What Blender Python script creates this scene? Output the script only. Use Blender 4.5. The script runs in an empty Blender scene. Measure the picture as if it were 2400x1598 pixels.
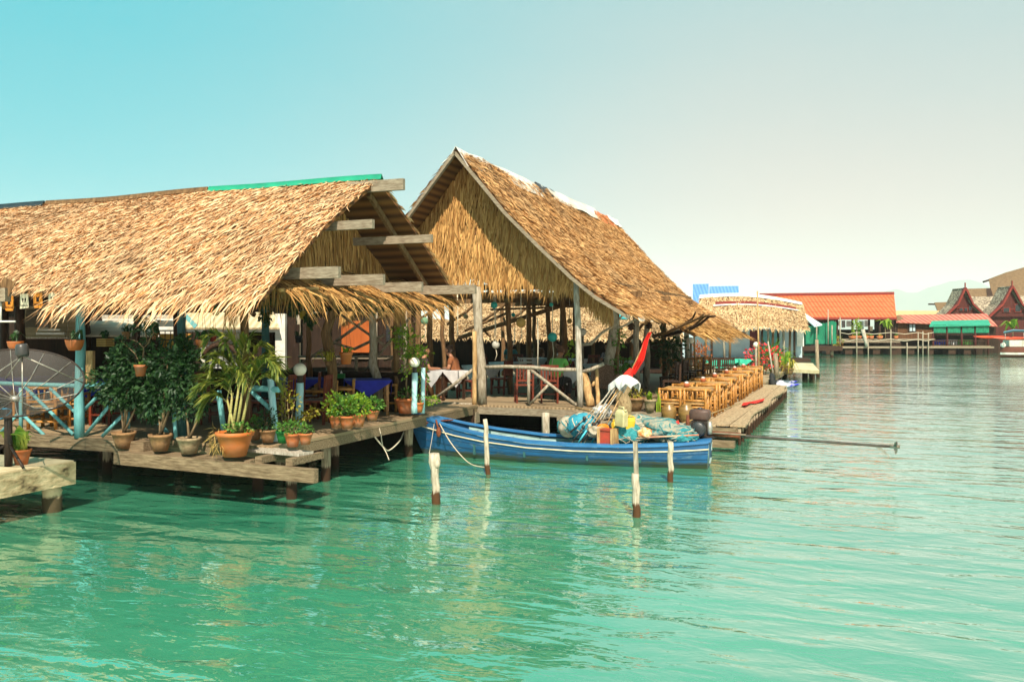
import bpy, math, random
import numpy as np
from mathutils import Vector, Matrix
R = math.radians
sc = bpy.context.scene
COL = sc.collection
# ------------------------------------------------------------------ camera
YAW = R(21.8); CR, SR = math.cos(YAW), math.sin(YAW)
CAM = Vector((5.96, -19.14, 2.7)); F = 2000.0; HZ = 770.0
cd = bpy.data.cameras.new('camera'); cam = bpy.data.objects.new('camera', cd); COL.objects.link(cam)
cam.location = CAM; cam.rotation_euler = (R(90), 0, YAW)
cd.sensor_width = 36; cd.lens = 30; cd.shift_y = -29/2400; cd.clip_start = .1; cd.clip_end = 20000
sc.camera = cam
# ------------------------------------------------------------------ sun and sky
SUN = Vector((.43, -.93, 1.10)).normalized()
SEL = math.asin(SUN.z); SAZ = math.atan2(SUN.x, SUN.y)
sl = bpy.data.lights.new('sun', 'SUN'); sl.energy = 5; sl.angle = R(.5); sl.color = (1, .88, .72)
so = bpy.data.objects.new('sun', sl); COL.objects.link(so); so.location = (20, -30, 40)
so.rotation_euler = SUN.to_track_quat('Z', 'Y').to_euler()
w = bpy.data.worlds.new('World'); sc.world = w; w.use_nodes = True
nt = w.node_tree; N = nt.nodes; LK = nt.links; N.clear()
out = N.new('ShaderNodeOutputWorld'); bg = N.new('ShaderNodeBackground'); bg.inputs[1].default_value = .0715
sky = N.new('ShaderNodeTexSky'); sky.sky_type = 'NISHITA'; sky.sun_disc = False
sky.sun_elevation = SEL; sky.sun_rotation = SAZ; sky.altitude = 0; sky.air_density = 1.3; sky.dust_density = 1.0; sky.ozone_density = 1.0
tint = N.new('ShaderNodeMix'); tint.data_type = 'RGBA'; tint.blend_type = 'MULTIPLY'; tint.inputs[0].default_value = 1
tint.inputs[7].default_value = (.55, 1.1, 1.05, 1)
LK.new(sky.outputs[0], tint.inputs[6])
# pale summer haze: thick near the horizon and on the seaward side
tc = N.new('ShaderNodeTexCoord')
def dotn(v):
    d = N.new('ShaderNodeVectorMath'); d.operation = 'DOT_PRODUCT'; d.inputs[1].default_value = v
    LK.new(tc.outputs['Generated'], d.inputs[0]); return d.outputs['Value']
side = Vector((CR, SR, 0))                       # towards the open sea on the right
az = N.new('ShaderNodeMapRange'); az.interpolation_type = 'SMOOTHSTEP'
az.inputs[1].default_value = -.50; az.inputs[2].default_value = .34; az.inputs[3].default_value = 0; az.inputs[4].default_value = 1
LK.new(dotn(side), az.inputs[0])
el = N.new('ShaderNodeMapRange'); el.interpolation_type = 'SMOOTHSTEP'
el.inputs[1].default_value = 0; el.inputs[2].default_value = .44; el.inputs[3].default_value = 1.0; el.inputs[4].default_value = .50
LK.new(dotn((0, 0, 1)), el.inputs[0])
mu = N.new('ShaderNodeMath'); mu.operation = 'MULTIPLY'; LK.new(az.outputs[0], mu.inputs[0]); LK.new(el.outputs[0], mu.inputs[1])
wn = N.new('ShaderNodeTexNoise'); wn.inputs['Scale'].default_value = 1.6; wn.inputs['Detail'].default_value = 6; wn.inputs['Roughness'].default_value = .6
wm = N.new('ShaderNodeMapping'); wm.inputs['Scale'].default_value = (1, 1, 3.2); LK.new(tc.outputs['Generated'], wm.inputs[0]); LK.new(wm.outputs[0], wn.inputs[0])
wa = N.new('ShaderNodeMath'); wa.operation = 'MULTIPLY_ADD'; wa.inputs[1].default_value = .16; wa.use_clamp = True; LK.new(wn.outputs['Fac'], wa.inputs[0])
wb = N.new('ShaderNodeMath'); wb.operation = 'SUBTRACT'; wb.inputs[1].default_value = .08; LK.new(mu.outputs[0], wb.inputs[0]); LK.new(wb.outputs[0], wa.inputs[2])
hz = N.new('ShaderNodeMix'); hz.data_type = 'RGBA'; hz.inputs[7].default_value = (6.4, 5.4, 4.9, 1)
cy = N.new('ShaderNodeMix'); cy.data_type = 'RGBA'; cy.inputs[0].default_value = .95; cy.inputs[7].default_value = (.25, 4.75, 5.7, 1)
LK.new(tint.outputs[2], cy.inputs[6])
LK.new(wa.outputs[0], hz.inputs[0]); LK.new(cy.outputs[2], hz.inputs[6])
LK.new(hz.outputs[2], bg.inputs[0]); LK.new(bg.outputs[0], out.inputs[0])
sc.view_settings.view_transform = 'Standard'; sc.view_settings.look = 'None'
sc.view_settings.exposure = .78; sc.view_settings.gamma = 1
sc.cycles.max_bounces = 6; sc.cycles.volume_bounces = 1; sc.cycles.transparent_max_bounces = 8; sc.cycles.use_denoising = True
# ------------------------------------------------------------------ pixel to place
def ray(px):
    t = (px-1200)/F
    return t*CR-SR, t*SR+CR
def W(px, py, d):
    a, b = ray(px); return Vector((CAM.x+a*d, CAM.y+b*d, CAM.z-(py-HZ)/F*d))
def G(px, py, z=0): return W(px, py, F*(CAM.z-z)/(py-HZ))
def PY(px, py, y): return W(px, py, (y-CAM.y)/ray(px)[1])
def PX(px, py, x): return W(px, py, (x-CAM.x)/ray(px)[0])
def PZ(px, d, z): v = W(px, HZ, d); v.z = z; return v
# ------------------------------------------------------------------ materials
def lin(r, g, b):
    f = lambda c: (c/255/12.92) if c/255 <= .04045 else ((c/255+.055)/1.055)**2.4
    return (f(r), f(g), f(b), 1)
MATS = {}
def mat(name, c1, c2=None, scale=5, rough=.8, bump=0, st=(1, 1, 1), isl=0, spec=.25, pos=.5, wid=.3, c3=None, stain=None, patch=None, bd=.02, metal=0, alpha=None, sss=0, emit=None):
    if name in MATS: return MATS[name]
    m = bpy.data.materials.new(name); m.use_nodes = True; t = m.node_tree; n = t.nodes; l = t.links
    p = n['Principled BSDF']; p.inputs['Roughness'].default_value = rough; p.inputs['Specular IOR Level'].default_value = spec
    p.inputs['Metallic'].default_value = metal
    c4 = lambda c: tuple(c) if len(c) == 4 else tuple(c)+(1,)
    c1 = c4(c1); c2 = c4(c2) if c2 else tuple(x*.75 for x in c1[:3])+(1,)
    tx = n.new('ShaderNodeTexCoord'); mp = n.new('ShaderNodeMapping'); mp.inputs['Scale'].default_value = st
    l.new(tx.outputs['Object'], mp.inputs[0])
    nz = n.new('ShaderNodeTexNoise'); nz.inputs['Scale'].default_value = scale; nz.inputs['Detail'].default_value = 5; nz.inputs['Roughness'].default_value = .62
    l.new(mp.outputs[0], nz.inputs[0])
    rp = n.new('ShaderNodeValToRGB'); e = rp.color_ramp.elements
    e[0].position = max(0, pos-wid/2); e[1].position = min(1, pos+wid/2); e[0].color = c1; e[1].color = c2
    if c3: x = e.new(min(.99, pos+wid)); x.color = c4(c3)
    src = nz.outputs['Fac']
    if isl:
        g = n.new('ShaderNodeNewGeometry'); mx = n.new('ShaderNodeMix'); mx.data_type = 'FLOAT'; mx.inputs[0].default_value = isl
        l.new(nz.outputs['Fac'], mx.inputs[2]); l.new(g.outputs['Random Per Island'], mx.inputs[3]); src = mx.outputs[0]
    l.new(src, rp.inputs[0]); colo = rp.outputs[0]
    if stain:                                     # wet, weedy foot of a pile: (height, colour)
        g2 = n.new('ShaderNodeNewGeometry'); sx = n.new('ShaderNodeSeparateXYZ'); l.new(g2.outputs['Position'], sx.inputs[0])
        ad = n.new('ShaderNodeMath'); ad.operation = 'MULTIPLY_ADD'; ad.inputs[1].default_value = -.16; l.new(nz.outputs['Fac'], ad.inputs[0]); l.new(sx.outputs['Z'], ad.inputs[2])
        mr = n.new('ShaderNodeMapRange'); mr.inputs[1].default_value = stain[0]-.105; mr.inputs[2].default_value = stain[0]-.06; l.new(ad.outputs[0], mr.inputs[0])
        ms = n.new('ShaderNodeMix'); ms.data_type = 'RGBA'; ms.inputs[6].default_value = c4(stain[1]); l.new(mr.outputs[0], ms.inputs[0]); l.new(colo, ms.inputs[7]); colo = ms.outputs[2]
    if patch:                                     # weathered areas: (scale, colour, amount)
        pn = n.new('ShaderNodeTexNoise'); pn.inputs['Scale'].default_value = patch[0]; pn.inputs['Detail'].default_value = 4; l.new(tx.outputs['Object'], pn.inputs[0])
        pr = n.new('ShaderNodeMapRange'); pr.inputs[1].default_value = .46; pr.inputs[2].default_value = .72; pr.inputs[4].default_value = patch[2]; l.new(pn.outputs['Fac'], pr.inputs[0])
        pm = n.new('ShaderNodeMix'); pm.data_type = 'RGBA'; pm.inputs[7].default_value = c4(patch[1]); l.new(pr.outputs[0], pm.inputs[0]); l.new(colo, pm.inputs[6]); colo = pm.outputs[2]
    l.new(colo, p.inputs['Base Color'])
    if bump:
        b = n.new('ShaderNodeBump'); b.inputs['Strength'].default_value = bump; b.inputs['Distance'].default_value = bd
        l.new(nz.outputs['Fac'], b.inputs['Height']); l.new(b.outputs[0], p.inputs['Normal'])
    if sss: 
        tr = n.new('ShaderNodeBsdfTranslucent'); l.new(colo, tr.inputs[0]); ma = n.new('ShaderNodeMixShader'); ma.inputs[0].default_value = sss
        l.new(p.outputs[0], ma.inputs[1]); l.new(tr.outputs[0], ma.inputs[2]); l.new(ma.outputs[0], n['Material Output'].inputs[0])
    if alpha is not None: p.inputs['Alpha'].default_value = alpha
    MATS[name] = m; return m
def stripes(name, c1, c2, axis, freq, rough=.6, bump=.4, c3=None, mix=.35, axis2=None, freq2=0, bd=.03):
    """ribbed sheet or tile: waves along one axis, optional course lines along another"""
    m = bpy.data.materials.new(name); m.use_nodes = True; t = m.node_tree; n = t.nodes; l = t.links; p = n['Principled BSDF']; p.inputs['Roughness'].default_value = rough
    p.inputs['Specular IOR Level'].default_value = .25
    tx = n.new('ShaderNodeTexCoord')
    def wave(ax, fr, prof):
        wv = n.new('ShaderNodeTexWave'); wv.bands_direction = ax; wv.wave_profile = prof; wv.inputs['Scale'].default_value = fr; wv.inputs['Distortion'].default_value = .25
        wv.inputs['Detail'].default_value = 1; l.new(tx.outputs['Object'], wv.inputs[0]); return wv
    a = wave(axis, freq, 'SIN'); nz = n.new('ShaderNodeTexNoise'); nz.inputs['Scale'].default_value = 1.4; nz.inputs['Detail'].default_value = 6; l.new(tx.outputs['Object'], nz.inputs[0])
    mx = n.new('ShaderNodeMix'); mx.data_type = 'RGBA'; mx.inputs[6].default_value = c1; mx.inputs[7].default_value = c2
    l.new(a.outputs['Fac'], mx.inputs[0]); col = mx.outputs[2]; hgt = a.outputs['Fac']
    if axis2:
        b = wave(axis2, freq2, 'SAW'); rr = n.new('ShaderNodeMapRange'); rr.inputs[1].default_value = .86; rr.inputs[2].default_value = .97; l.new(b.outputs['Fac'], rr.inputs[0])
        m3 = n.new('ShaderNodeMix'); m3.data_type = 'RGBA'; m3.inputs[7].default_value = tuple(x*.45 for x in c1[:3])+(1,); l.new(rr.outputs[0], m3.inputs[0]); l.new(col, m3.inputs[6]); col = m3.outputs[2]
    m2 = n.new('ShaderNodeMix'); m2.data_type = 'RGBA'; m2.inputs[7].default_value = c3 or tuple(x*.6 for x in c1[:3])+(1,)
    rp = n.new('ShaderNodeMapRange'); rp.inputs[1].default_value = .48; rp.inputs[2].default_value = .75; rp.inputs[4].default_value = mix; l.new(nz.outputs['Fac'], rp.inputs[0])
    l.new(rp.outputs[0], m2.inputs[0]); l.new(col, m2.inputs[6]); l.new(m2.outputs[2], p.inputs['Base Color'])
    bu = n.new('ShaderNodeBump'); bu.inputs['Strength'].default_value = bump; bu.inputs['Distance'].default_value = bd; l.new(hgt, bu.inputs['Height']); l.new(bu.outputs[0], p.inputs['Normal'])
    return m
# ------------------------------------------------------------------ mesh helpers
def offset(o):
    v = Vector((0, 0, 0))
    while o is not None: v += o.location; o = o.parent
    return v
def mk(name, V, Fc, mats, parent=None, mi=None, smooth=None, origin=None):
    me = bpy.data.meshes.new(name)
    V = np.asarray(V, dtype=np.float64).reshape(-1, 3)
    off = offset(parent) if parent is not None else (Vector(origin) if origin is not None else Vector((0, 0, 0)))
    V = V - np.array(off)
    if isinstance(Fc, tuple):                       # (loops, sizes)
        loops, sizes = Fc
    else:
        sizes = np.array([len(f) for f in Fc], dtype=np.int32); loops = np.array([i for f in Fc for i in f], dtype=np.int32)
    me.vertices.add(len(V)); me.vertices.foreach_set('co', V.astype(np.float32).ravel())
    me.loops.add(len(loops)); me.loops.foreach_set('vertex_index', loops)
    me.polygons.add(len(sizes)); st = np.zeros(len(sizes), dtype=np.int32); st[1:] = np.cumsum(sizes)[:-1]
    me.polygons.foreach_set('loop_start', st)
    if mi is not None: me.polygons.foreach_set('material_index', np.asarray(mi, dtype=np.int32))
    if smooth is not None: me.polygons.foreach_set('use_smooth', np.broadcast_to(np.asarray(smooth, dtype=bool), (len(sizes),)))
    me.update(calc_edges=True); me.validate()
    for m in (mats if isinstance(mats, (list, tuple)) else [mats]): me.materials.append(m)
    o = bpy.data.objects.new(name, me); COL.objects.link(o)
    if parent is not None: o.parent = parent
    elif origin is not None: o.location = origin
    return o
class MB:
    def __init__(s): s.v = []; s.f = []; s.m = []; s.s = []
    def add(s, vs, fs, m=0, sm=False):
        k = len(s.v); s.v += [tuple(x) for x in vs]
        for f in fs: s.f.append([i+k for i in f]); s.m.append(m); s.s.append(sm)
        return s
    def box(s, c, d, rot=None, m=0):
        c = Vector(c); x, y, z = d[0]/2, d[1]/2, d[2]/2
        vs = [Vector(q) for q in ((-x,-y,-z),(x,-y,-z),(x,y,-z),(-x,y,-z),(-x,-y,z),(x,-y,z),(x,y,z),(-x,y,z))]
        if rot is not None:
            if not isinstance(rot, Matrix): rot = Matrix.Rotation(rot, 3, 'Z')
            vs = [rot @ q for q in vs]
        return s.add([c+q for q in vs], [(0,3,2,1),(4,5,6,7),(0,1,5,4),(1,2,6,5),(2,3,7,6),(3,0,4,7)], m)
    def beam(s, a, b, w, h=None, m=0, up=(0, 0, 1)):
        a = Vector(a); b = Vector(b); h = h or w; d = (b-a).normalized(); u = Vector(up)
        if abs(d.dot(u)) > .95: u = Vector((0, 1, 0))
        x = d.cross(u).normalized(); y = x.cross(d)
        vs = [p+x*i*w/2+y*j*h/2 for p in (a, b) for i, j in ((-1,-1),(1,-1),(1,1),(-1,1))]
        return s.add(vs, [(0,1,2,3),(7,6,5,4),(0,4,5,1),(1,5,6,2),(2,6,7,3),(3,7,4,0)], m)
    def tube(s, pts, r, n=8, m=0, sm=True):
        pts = [Vector(p) for p in pts]; k = len(pts)
        rs = list(r) if isinstance(r, (list, tuple)) else [r]*k
        d0 = (pts[1]-pts[0]).normalized(); u = Vector((0, 0, 1)) if abs(d0.z) < .9 else Vector((1, 0, 0))
        vs = []
        for i, p in enumerate(pts):
            d = (pts[min(i+1, k-1)]-pts[max(i-1, 0)]).normalized()
            u = (u-d*u.dot(d)).normalized(); v = d.cross(u)
            vs += [p+(u*math.cos(2*math.pi*j/n)+v*math.sin(2*math.pi*j/n))*rs[i] for j in range(n)]
        fs = [(i*n+j, i*n+(j+1) % n, (i+1)*n+(j+1) % n, (i+1)*n+j) for i in range(k-1) for j in range(n)]
        s.add(vs, fs, m, sm); b = len(s.v)-len(vs)
        s.f += [[b+j for j in range(n)][::-1], [b+(k-1)*n+j for j in range(n)]]; s.m += [m, m]; s.s += [False, False]
        return s
    def log(s, a, b, r0, r1, seed=0, n=9, seg=6, wob=.3, m=0):
        rg = random.Random(seed); a = Vector(a); b = Vector(b); pts = []; rr = []
        for i in range(seg+1):
            t = i/seg; q = a.lerp(b, t)
            if 0 < i < seg: q += Vector((rg.uniform(-1, 1), rg.uniform(-1, 1), 0))*r0*wob
            pts.append(q); rr.append((r0+(r1-r0)*t)*rg.uniform(.92, 1.1))
        return s.tube(pts, rr, n, m)
    def lathe(s, prof, c=(0, 0, 0), n=20, m=0, sm=True, rot=None):
        c = Vector(c); vs = []
        for r, z in prof:
            for j in range(n):
                q = Vector((r*math.cos(2*math.pi*j/n), r*math.sin(2*math.pi*j/n), z)); vs.append(c+(rot @ q if rot else q))
        k = len(prof); fs = [(i*n+j, i*n+(j+1) % n, (i+1)*n+(j+1) % n, (i+1)*n+j) for i in range(k-1) for j in range(n)]
        if prof[0][0] > 0: fs.append(tuple(range(n))[::-1])
        if prof[-1][0] > 0: fs.append(tuple((k-1)*n+j for j in range(n)))
        return s.add(vs, fs, m, sm)
    def ball(s, c, r, n=14, k=9, m=0):
        r = r if isinstance(r, (tuple, list)) else (r, r, r)
        pr = [(max(1e-4, math.sin(math.pi*i/k)), -math.cos(math.pi*i/k)) for i in range(k+1)]
        vs = [Vector(c)+Vector((a*math.cos(2*math.pi*j/n)*r[0], a*math.sin(2*math.pi*j/n)*r[1], z*r[2])) for a, z in pr for j in range(n)]
        return s.add(vs, [(i*n+j, i*n+(j+1) % n, (i+1)*n+(j+1) % n, (i+1)*n+j) for i in range(k) for j in range(n)], m, True)
    def sheet(s, rows, th=0, m=0, sm=True):
        """grid of points; th gives it thickness along -normal (approx, world z)"""
        nr, nc = len(rows), len(rows[0]); vs = [Vector(p) for r in rows for p in r]
        fs = [(i*nc+j, i*nc+j+1, (i+1)*nc+j+1, (i+1)*nc+j) for i in range(nr-1) for j in range(nc-1)]
        if not th: return s.add(vs, fs, m, sm)
        nn = (vs[1]-vs[0]).cross(vs[nc]-vs[0]).normalized(); q = [v-nn*th for v in vs]; k = len(vs)
        f2 = [tuple(i+k for i in f[::-1]) for f in fs]
        edge = [j for j in range(nc)]+[i*nc+nc-1 for i in range(1, nr)]+[(nr-1)*nc+j for j in range(nc-2, -1, -1)]+[i*nc for i in range(nr-2, 0, -1)]
        f3 = [(edge[i], edge[i]+k, edge[(i+1) % len(edge)]+k, edge[(i+1) % len(edge)]) for i in range(len(edge))]
        s.add(vs+q, fs+f2, m, sm); return s.add(vs+q, f3, m, False)
    def build(s, name, mats, parent=None, origin=None):
        return mk(name, s.v, s.f, mats, parent, s.m, s.s, origin)
def tag(o, label=None, cat=None, group=None, kind=None):
    if label: o['label'] = label
    if cat: o['category'] = cat
    if group: o['group'] = group
    if kind: o['kind'] = kind
    return o
def thing(name, label, cat, loc=(0, 0, 0), group=None):
    o = bpy.data.objects.new(name, None); COL.objects.link(o); o.location = loc; o.empty_display_size = .2
    return tag(o, label, cat, group)
def kids(o): return [c for c in bpy.data.objects if c.parent == o]
def dup(root, loc, rz=0, label=None, group=None, scale=None):
    r = root.copy(); COL.objects.link(r); r.location = loc; r.rotation_euler = (0, 0, rz)
    if scale: r.scale = (scale,)*3 if isinstance(scale, (int, float)) else scale
    if label: r['label'] = label
    if group: r['group'] = group
    for ch in root.children:
        c = ch.copy(); COL.objects.link(c); c.parent = r
        for g in ch.children:
            d = g.copy(); COL.objects.link(d); d.parent = c
    return r
# ------------------------------------------------------------------ blades (thatch, leaves)
def blades(P, D, Nn, L, Wd, lift, curl, rng):
    """strips of base pair, middle pair and tip; D along the blade, Nn away from the surface"""
    n = len(P); A = np.cross(D, Nn); A /= np.linalg.norm(A, axis=1)[:, None]+1e-9
    L = L[:, None]; h = Wd[:, None]/2; tw = rng.normal(0, .35, (n, 1))
    S = A*np.cos(tw)+Nn*np.sin(tw)
    mid = P+D*L*.5+Nn*lift[:, None]; tip = P+D*L+Nn*(lift*1.3)[:, None]-np.array([0, 0, 1])*(curl[:, None]*L)+A*rng.normal(0, .08, (n, 1))*L
    V = np.stack([P-S*h*.8, P+S*h*.8, mid+S*h, mid-S*h, tip], 1).reshape(-1, 3)
    k = np.arange(n)[:, None]*5
    loops = np.concatenate([k+np.array([[0, 1, 2, 3]]), k+np.array([[3, 2, 4]])], 1).ravel().astype(np.int32)
    return V, loops, np.tile(np.array([4, 3], dtype=np.int32), n)
def thatch(name, mats, parent, surf, ul, vl, row, gap, L, Wd, lift=.03, skew=.2, seed=1, flip=False, slab=.05, nu=24, nv=12, curl=.0, fringe=1.0, vmin=0, back=True, edge=None, dskew=0.0):
    rng = np.random.default_rng(seed)
    def ev(u, v):
        p = surf(u, v); e = 1e-3
        du = surf(u+e, v)-p; dv = surf(u, v+e)-p
        du /= np.linalg.norm(du, axis=1)[:, None]; dv /= np.linalg.norm(dv, axis=1)[:, None]
        nn = np.cross(du, dv); nn /= np.linalg.norm(nn, axis=1)[:, None]
        return p, du, dv, (nn if flip else -nn)
    U, Vv = np.meshgrid(np.linspace(0, 1, nu+1), np.linspace(0, 1, nv+1)); U = U.ravel(); Vv = Vv.ravel()
    p, du, dv, nn = ev(U, Vv); k = len(p); c = nu+1
    q = np.array([[i*c+j, i*c+j+1, (i+1)*c+j+1, (i+1)*c+j] for i in range(nv) for j in range(nu)])
    if not flip: q = q[:, ::-1]
    ring = [j for j in range(c)]+[i*c+nu for i in range(1, nv+1)]+[nv*c+j for j in range(nu-1, -1, -1)]+[i*c for i in range(nv-1, 0, -1)]
    sd = np.array([[ring[i], ring[i]+k, ring[(i+1) % len(ring)]+k, ring[(i+1) % len(ring)]] for i in range(len(ring))])
    Vs = [p, p-nn*slab]; loops = [q.ravel(), (q[:, ::-1]+k).ravel(), sd.ravel()]; nq = len(q)*2+len(sd)
    sizes = [np.full(nq, 4, dtype=np.int32)]; mi = [np.r_[np.full(len(q), 1), np.full(len(q), 1), np.full(len(sd), 1)]]
    base = 2*k; rows = int(vl/row)
    uu = []; vv = []; fr = []
    for i in range(rows+1):
        cnt = int(ul/gap); u = (np.arange(cnt)+rng.random(cnt))/cnt; v = np.full(cnt, vmin+(1-vmin)*i/rows)+rng.normal(0, .25*row/vl, cnt)
        uu.append(u); vv.append(np.clip(v, 0, .995)); fr.append(np.full(cnt, fringe if i >= rows-1 else 1.0))
    if edge:                                       # ragged verge: blades along u = 0 or 1
        for ue in edge:
            cnt = int(vl/.03); uu.append(np.full(cnt, ue)+rng.normal(0, .0015, cnt)); vv.append(rng.random(cnt)); fr.append(np.full(cnt, .8))
    u = np.concatenate(uu); v = np.concatenate(vv); fr = np.concatenate(fr); n = len(u)
    p, du, dv, nn = ev(np.clip(u, 0, .999), v)
    D = dv+du*(rng.normal(0, skew, (n, 1))+dskew); D /= np.linalg.norm(D, axis=1)[:, None]
    patch = .5+.5*np.sin(u*ul*1.1+2.3*v*vl)*np.cos(u*ul*.53-v*vl*1.7)
    ln = L*rng.uniform(.45, 1.45, n)*fr; wd = Wd*rng.uniform(.5, 1.55, n); lf = lift*rng.uniform(.1, 1.5, n)*(.75+.5*patch)
    cu = curl*rng.uniform(.2, 1.6, n)*np.where(fr > 1, 1.0, .25)
    bv, bl, bs = blades(p+nn*.004, D, nn, ln, wd, lf, cu, rng)
    Vs.append(bv); loops.append(bl+base); sizes.append(bs); mi.append(np.zeros(len(bs)))
    return mk(name, np.concatenate(Vs), (np.concatenate(loops).astype(np.int32), np.concatenate(sizes)), mats, parent, np.concatenate(mi), False)
def leaves(name, m, parent, blobs, l=.07, wd=.04, seed=1, droop=.2, shell=.5, up=.3, gaps=.35, origin=None):
    """leaf-sized diamonds through the volume of several uneven blobs (centre, radii, count)"""
    rng = np.random.default_rng(seed); Ps = []; Ds = []
    for c, r, n in blobs:
        d = rng.normal(0, 1, (n, 3)); d /= np.linalg.norm(d, axis=1)[:, None]
        k = rng.normal(0, 1, (5, 3)); k /= np.linalg.norm(k, axis=1)[:, None]
        bump = 1+.22*np.sin(d @ k[0]*5+1)+.18*np.sin(d @ k[1]*7+2)
        rad = (shell+(1-shell)*rng.random(n)**.5)*bump
        keep = (np.sin(d @ k[2]*8+rad*3)+np.sin(d @ k[3]*9)) > -2+gaps*2.2
        p = np.array(c)+d*rad[:, None]*np.array(r); Ps.append(p[keep]); q = d[keep]+rng.normal(0, .5, (keep.sum(), 3)); q[:, 2] += up-droop; Ds.append(q)
    P = np.concatenate(Ps); D = np.concatenate(Ds); D /= np.linalg.norm(D, axis=1)[:, None]; n = len(P)
    A = np.cross(D, rng.normal(0, 1, (n, 3))*.6+np.array([0, 0, 1])); A /= np.linalg.norm(A, axis=1)[:, None]+1e-9
    Nn = np.cross(A, D); s = rng.uniform(.6, 1.3, n)[:, None]
    V = np.stack([P, P+D*l*s*.5+A*wd*s*.5-Nn*.0, P+D*l*s-Nn*l*s*.25, P+D*l*s*.5-A*wd*s*.5], 1).reshape(-1, 3)
    return mk(name, V, (np.arange(4*n, dtype=np.int32), np.full(n, 4, dtype=np.int32)), m, parent, None, False, origin)
def fronds(name, m, parent, base, specs, ll=.22, lw=.02, nl=26, seed=2, origin=None):
    """feather palm fronds: (direction xy, reach, rise, drop); leaflets in pairs along an arching rib"""
    rng = np.random.default_rng(seed); P = []; D = []; NN = []; LL = []; WW = []; mb = MB()
    for (dx, dy, reach, rise, drop, b) in specs:
        b = Vector(b) if b is not None else Vector(base); h = Vector((dx, dy, 0)).normalized(); pts = []
        for i in range(13):
            t = i/12; pts.append(b+h*reach*t**1.15+Vector((0, 0, rise*math.sin(t*1.9)/.95-drop*t**3)))
        mb.tube(pts[::2], [.009, .008, .007, .006, .005, .004, .003], 5, 1)
        sd = Vector((-h.y, h.x, 0))
        for i in range(nl):
            t = .16+.84*i/nl; k = t*12; j = min(11, int(k)); q = pts[j].lerp(pts[j+1], k-j); tg = (pts[j+1]-pts[j]).normalized()
            for sg in (-1, 1):
                P.append(q); d = (tg*(.55+.4*t)+sd*sg*(1.05-.35*t)+Vector((0, 0, rng.normal(.05, .12)))).normalized(); D.append(d); NN.append(sd.cross(tg)*sg if False else Vector((0, 0, 1)))
                LL.append(ll*(.55+.9*math.sin(math.pi*min(1, t*.9+.08)))*rng.uniform(.8, 1.15)); WW.append(lw*rng.uniform(.7, 1.2))
    P = np.array(P); D = np.array(D); NN = np.array(NN); n = len(P)
    V, lo, sz = blades(P, D, NN, np.array(LL), np.array(WW), np.full(n, .012), rng.uniform(.1, .45, n), rng)
    k = len(mb.v); lo2 = np.concatenate([np.array([i for f in mb.f for i in f], dtype=np.int32), lo+k]).astype(np.int32)
    sz2 = np.concatenate([np.array([len(f) for f in mb.f], dtype=np.int32), sz])
    return mk(name, np.concatenate([np.array(mb.v), V]), (lo2, sz2), m, parent, np.r_[np.ones(len(mb.f)), np.zeros(len(sz))], False, origin)
def text(body, size, m, parent, M4, name='lettering'):
    cu = bpy.data.curves.new(name, 'FONT'); cu.body = body; cu.size = size; cu.align_x = 'CENTER'; cu.align_y = 'CENTER'; cu.extrude = .001
    o = bpy.data.objects.new(name+'_curve', cu); COL.objects.link(o); bpy.context.view_layer.update()
    me = bpy.data.meshes.new_from_object(o.evaluated_get(bpy.context.evaluated_depsgraph_get())); bpy.data.objects.remove(o)
    me.transform(M4); me.transform(Matrix.Translation(-offset(parent))); me.materials.clear(); me.materials.append(m)
    q = bpy.data.objects.new(name, me); COL.objects.link(q); q.parent = parent; return q
# ------------------------------------------------------------------ palette
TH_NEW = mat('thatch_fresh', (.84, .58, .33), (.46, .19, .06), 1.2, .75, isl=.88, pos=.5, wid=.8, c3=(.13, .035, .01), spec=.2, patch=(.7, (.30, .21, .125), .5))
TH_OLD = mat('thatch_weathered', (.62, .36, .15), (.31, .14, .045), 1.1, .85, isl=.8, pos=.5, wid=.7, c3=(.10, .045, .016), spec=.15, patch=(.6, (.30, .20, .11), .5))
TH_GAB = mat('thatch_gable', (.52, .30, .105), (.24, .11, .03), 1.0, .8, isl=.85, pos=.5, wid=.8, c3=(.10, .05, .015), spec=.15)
TH_PALE = mat('thatch_pale', (.74, .52, .29), (.36, .21, .09), 1.4, .8, isl=.8, pos=.5, wid=.8, spec=.15)
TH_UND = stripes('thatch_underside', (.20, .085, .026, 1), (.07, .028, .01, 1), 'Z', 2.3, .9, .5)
W_GREY = mat('weathered_wood', (.30, .25, .18), (.16, .12, .08), 6, .85, .5, (1, 6, 6), spec=.15)
W_GREYV = mat('weathered_post', (.40, .35, .27), (.19, .15, .10), 7, .85, .6, (4, 4, .7), spec=.15)
W_PALEV = mat('pale_post', (.50, .46, .38), (.24, .20, .15), 8, .85, .6, (4, 4, .6), spec=.15)
W_PILE = mat('mooring_wood', (.56, .49, .38), (.28, .23, .16), 7, .85, .6, (4, 4, .6), stain=(.19, (.075, .034, .014)), spec=.2)
W_PILED = mat('pier_pile', (.34, .27, .18), (.15, .11, .07), 7, .85, .6, (4, 4, .6), stain=(.26, (.035, .018, .009)), spec=.2)
W_BROWN = mat('brown_post', (.21, .12, .055), (.085, .045, .02), 6, .85, .6, (4, 4, .6), spec=.15)
W_DARK = mat('dark_wood', (.055, .026, .013), (.022, .010, .006), 6, .7, .3, (4, 4, .8))
W_RED = mat('red_brown_wood', (.19, .036, .014), (.085, .016, .008), 6, .5, .2, (5, 5, .8))
W_DECK = stripes('deck_boards', (.36, .26, .15, 1), (.21, .15, .085, 1), 'X', 3.2, .85, .5, (.13, .085, .05, 1), .6)
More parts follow.
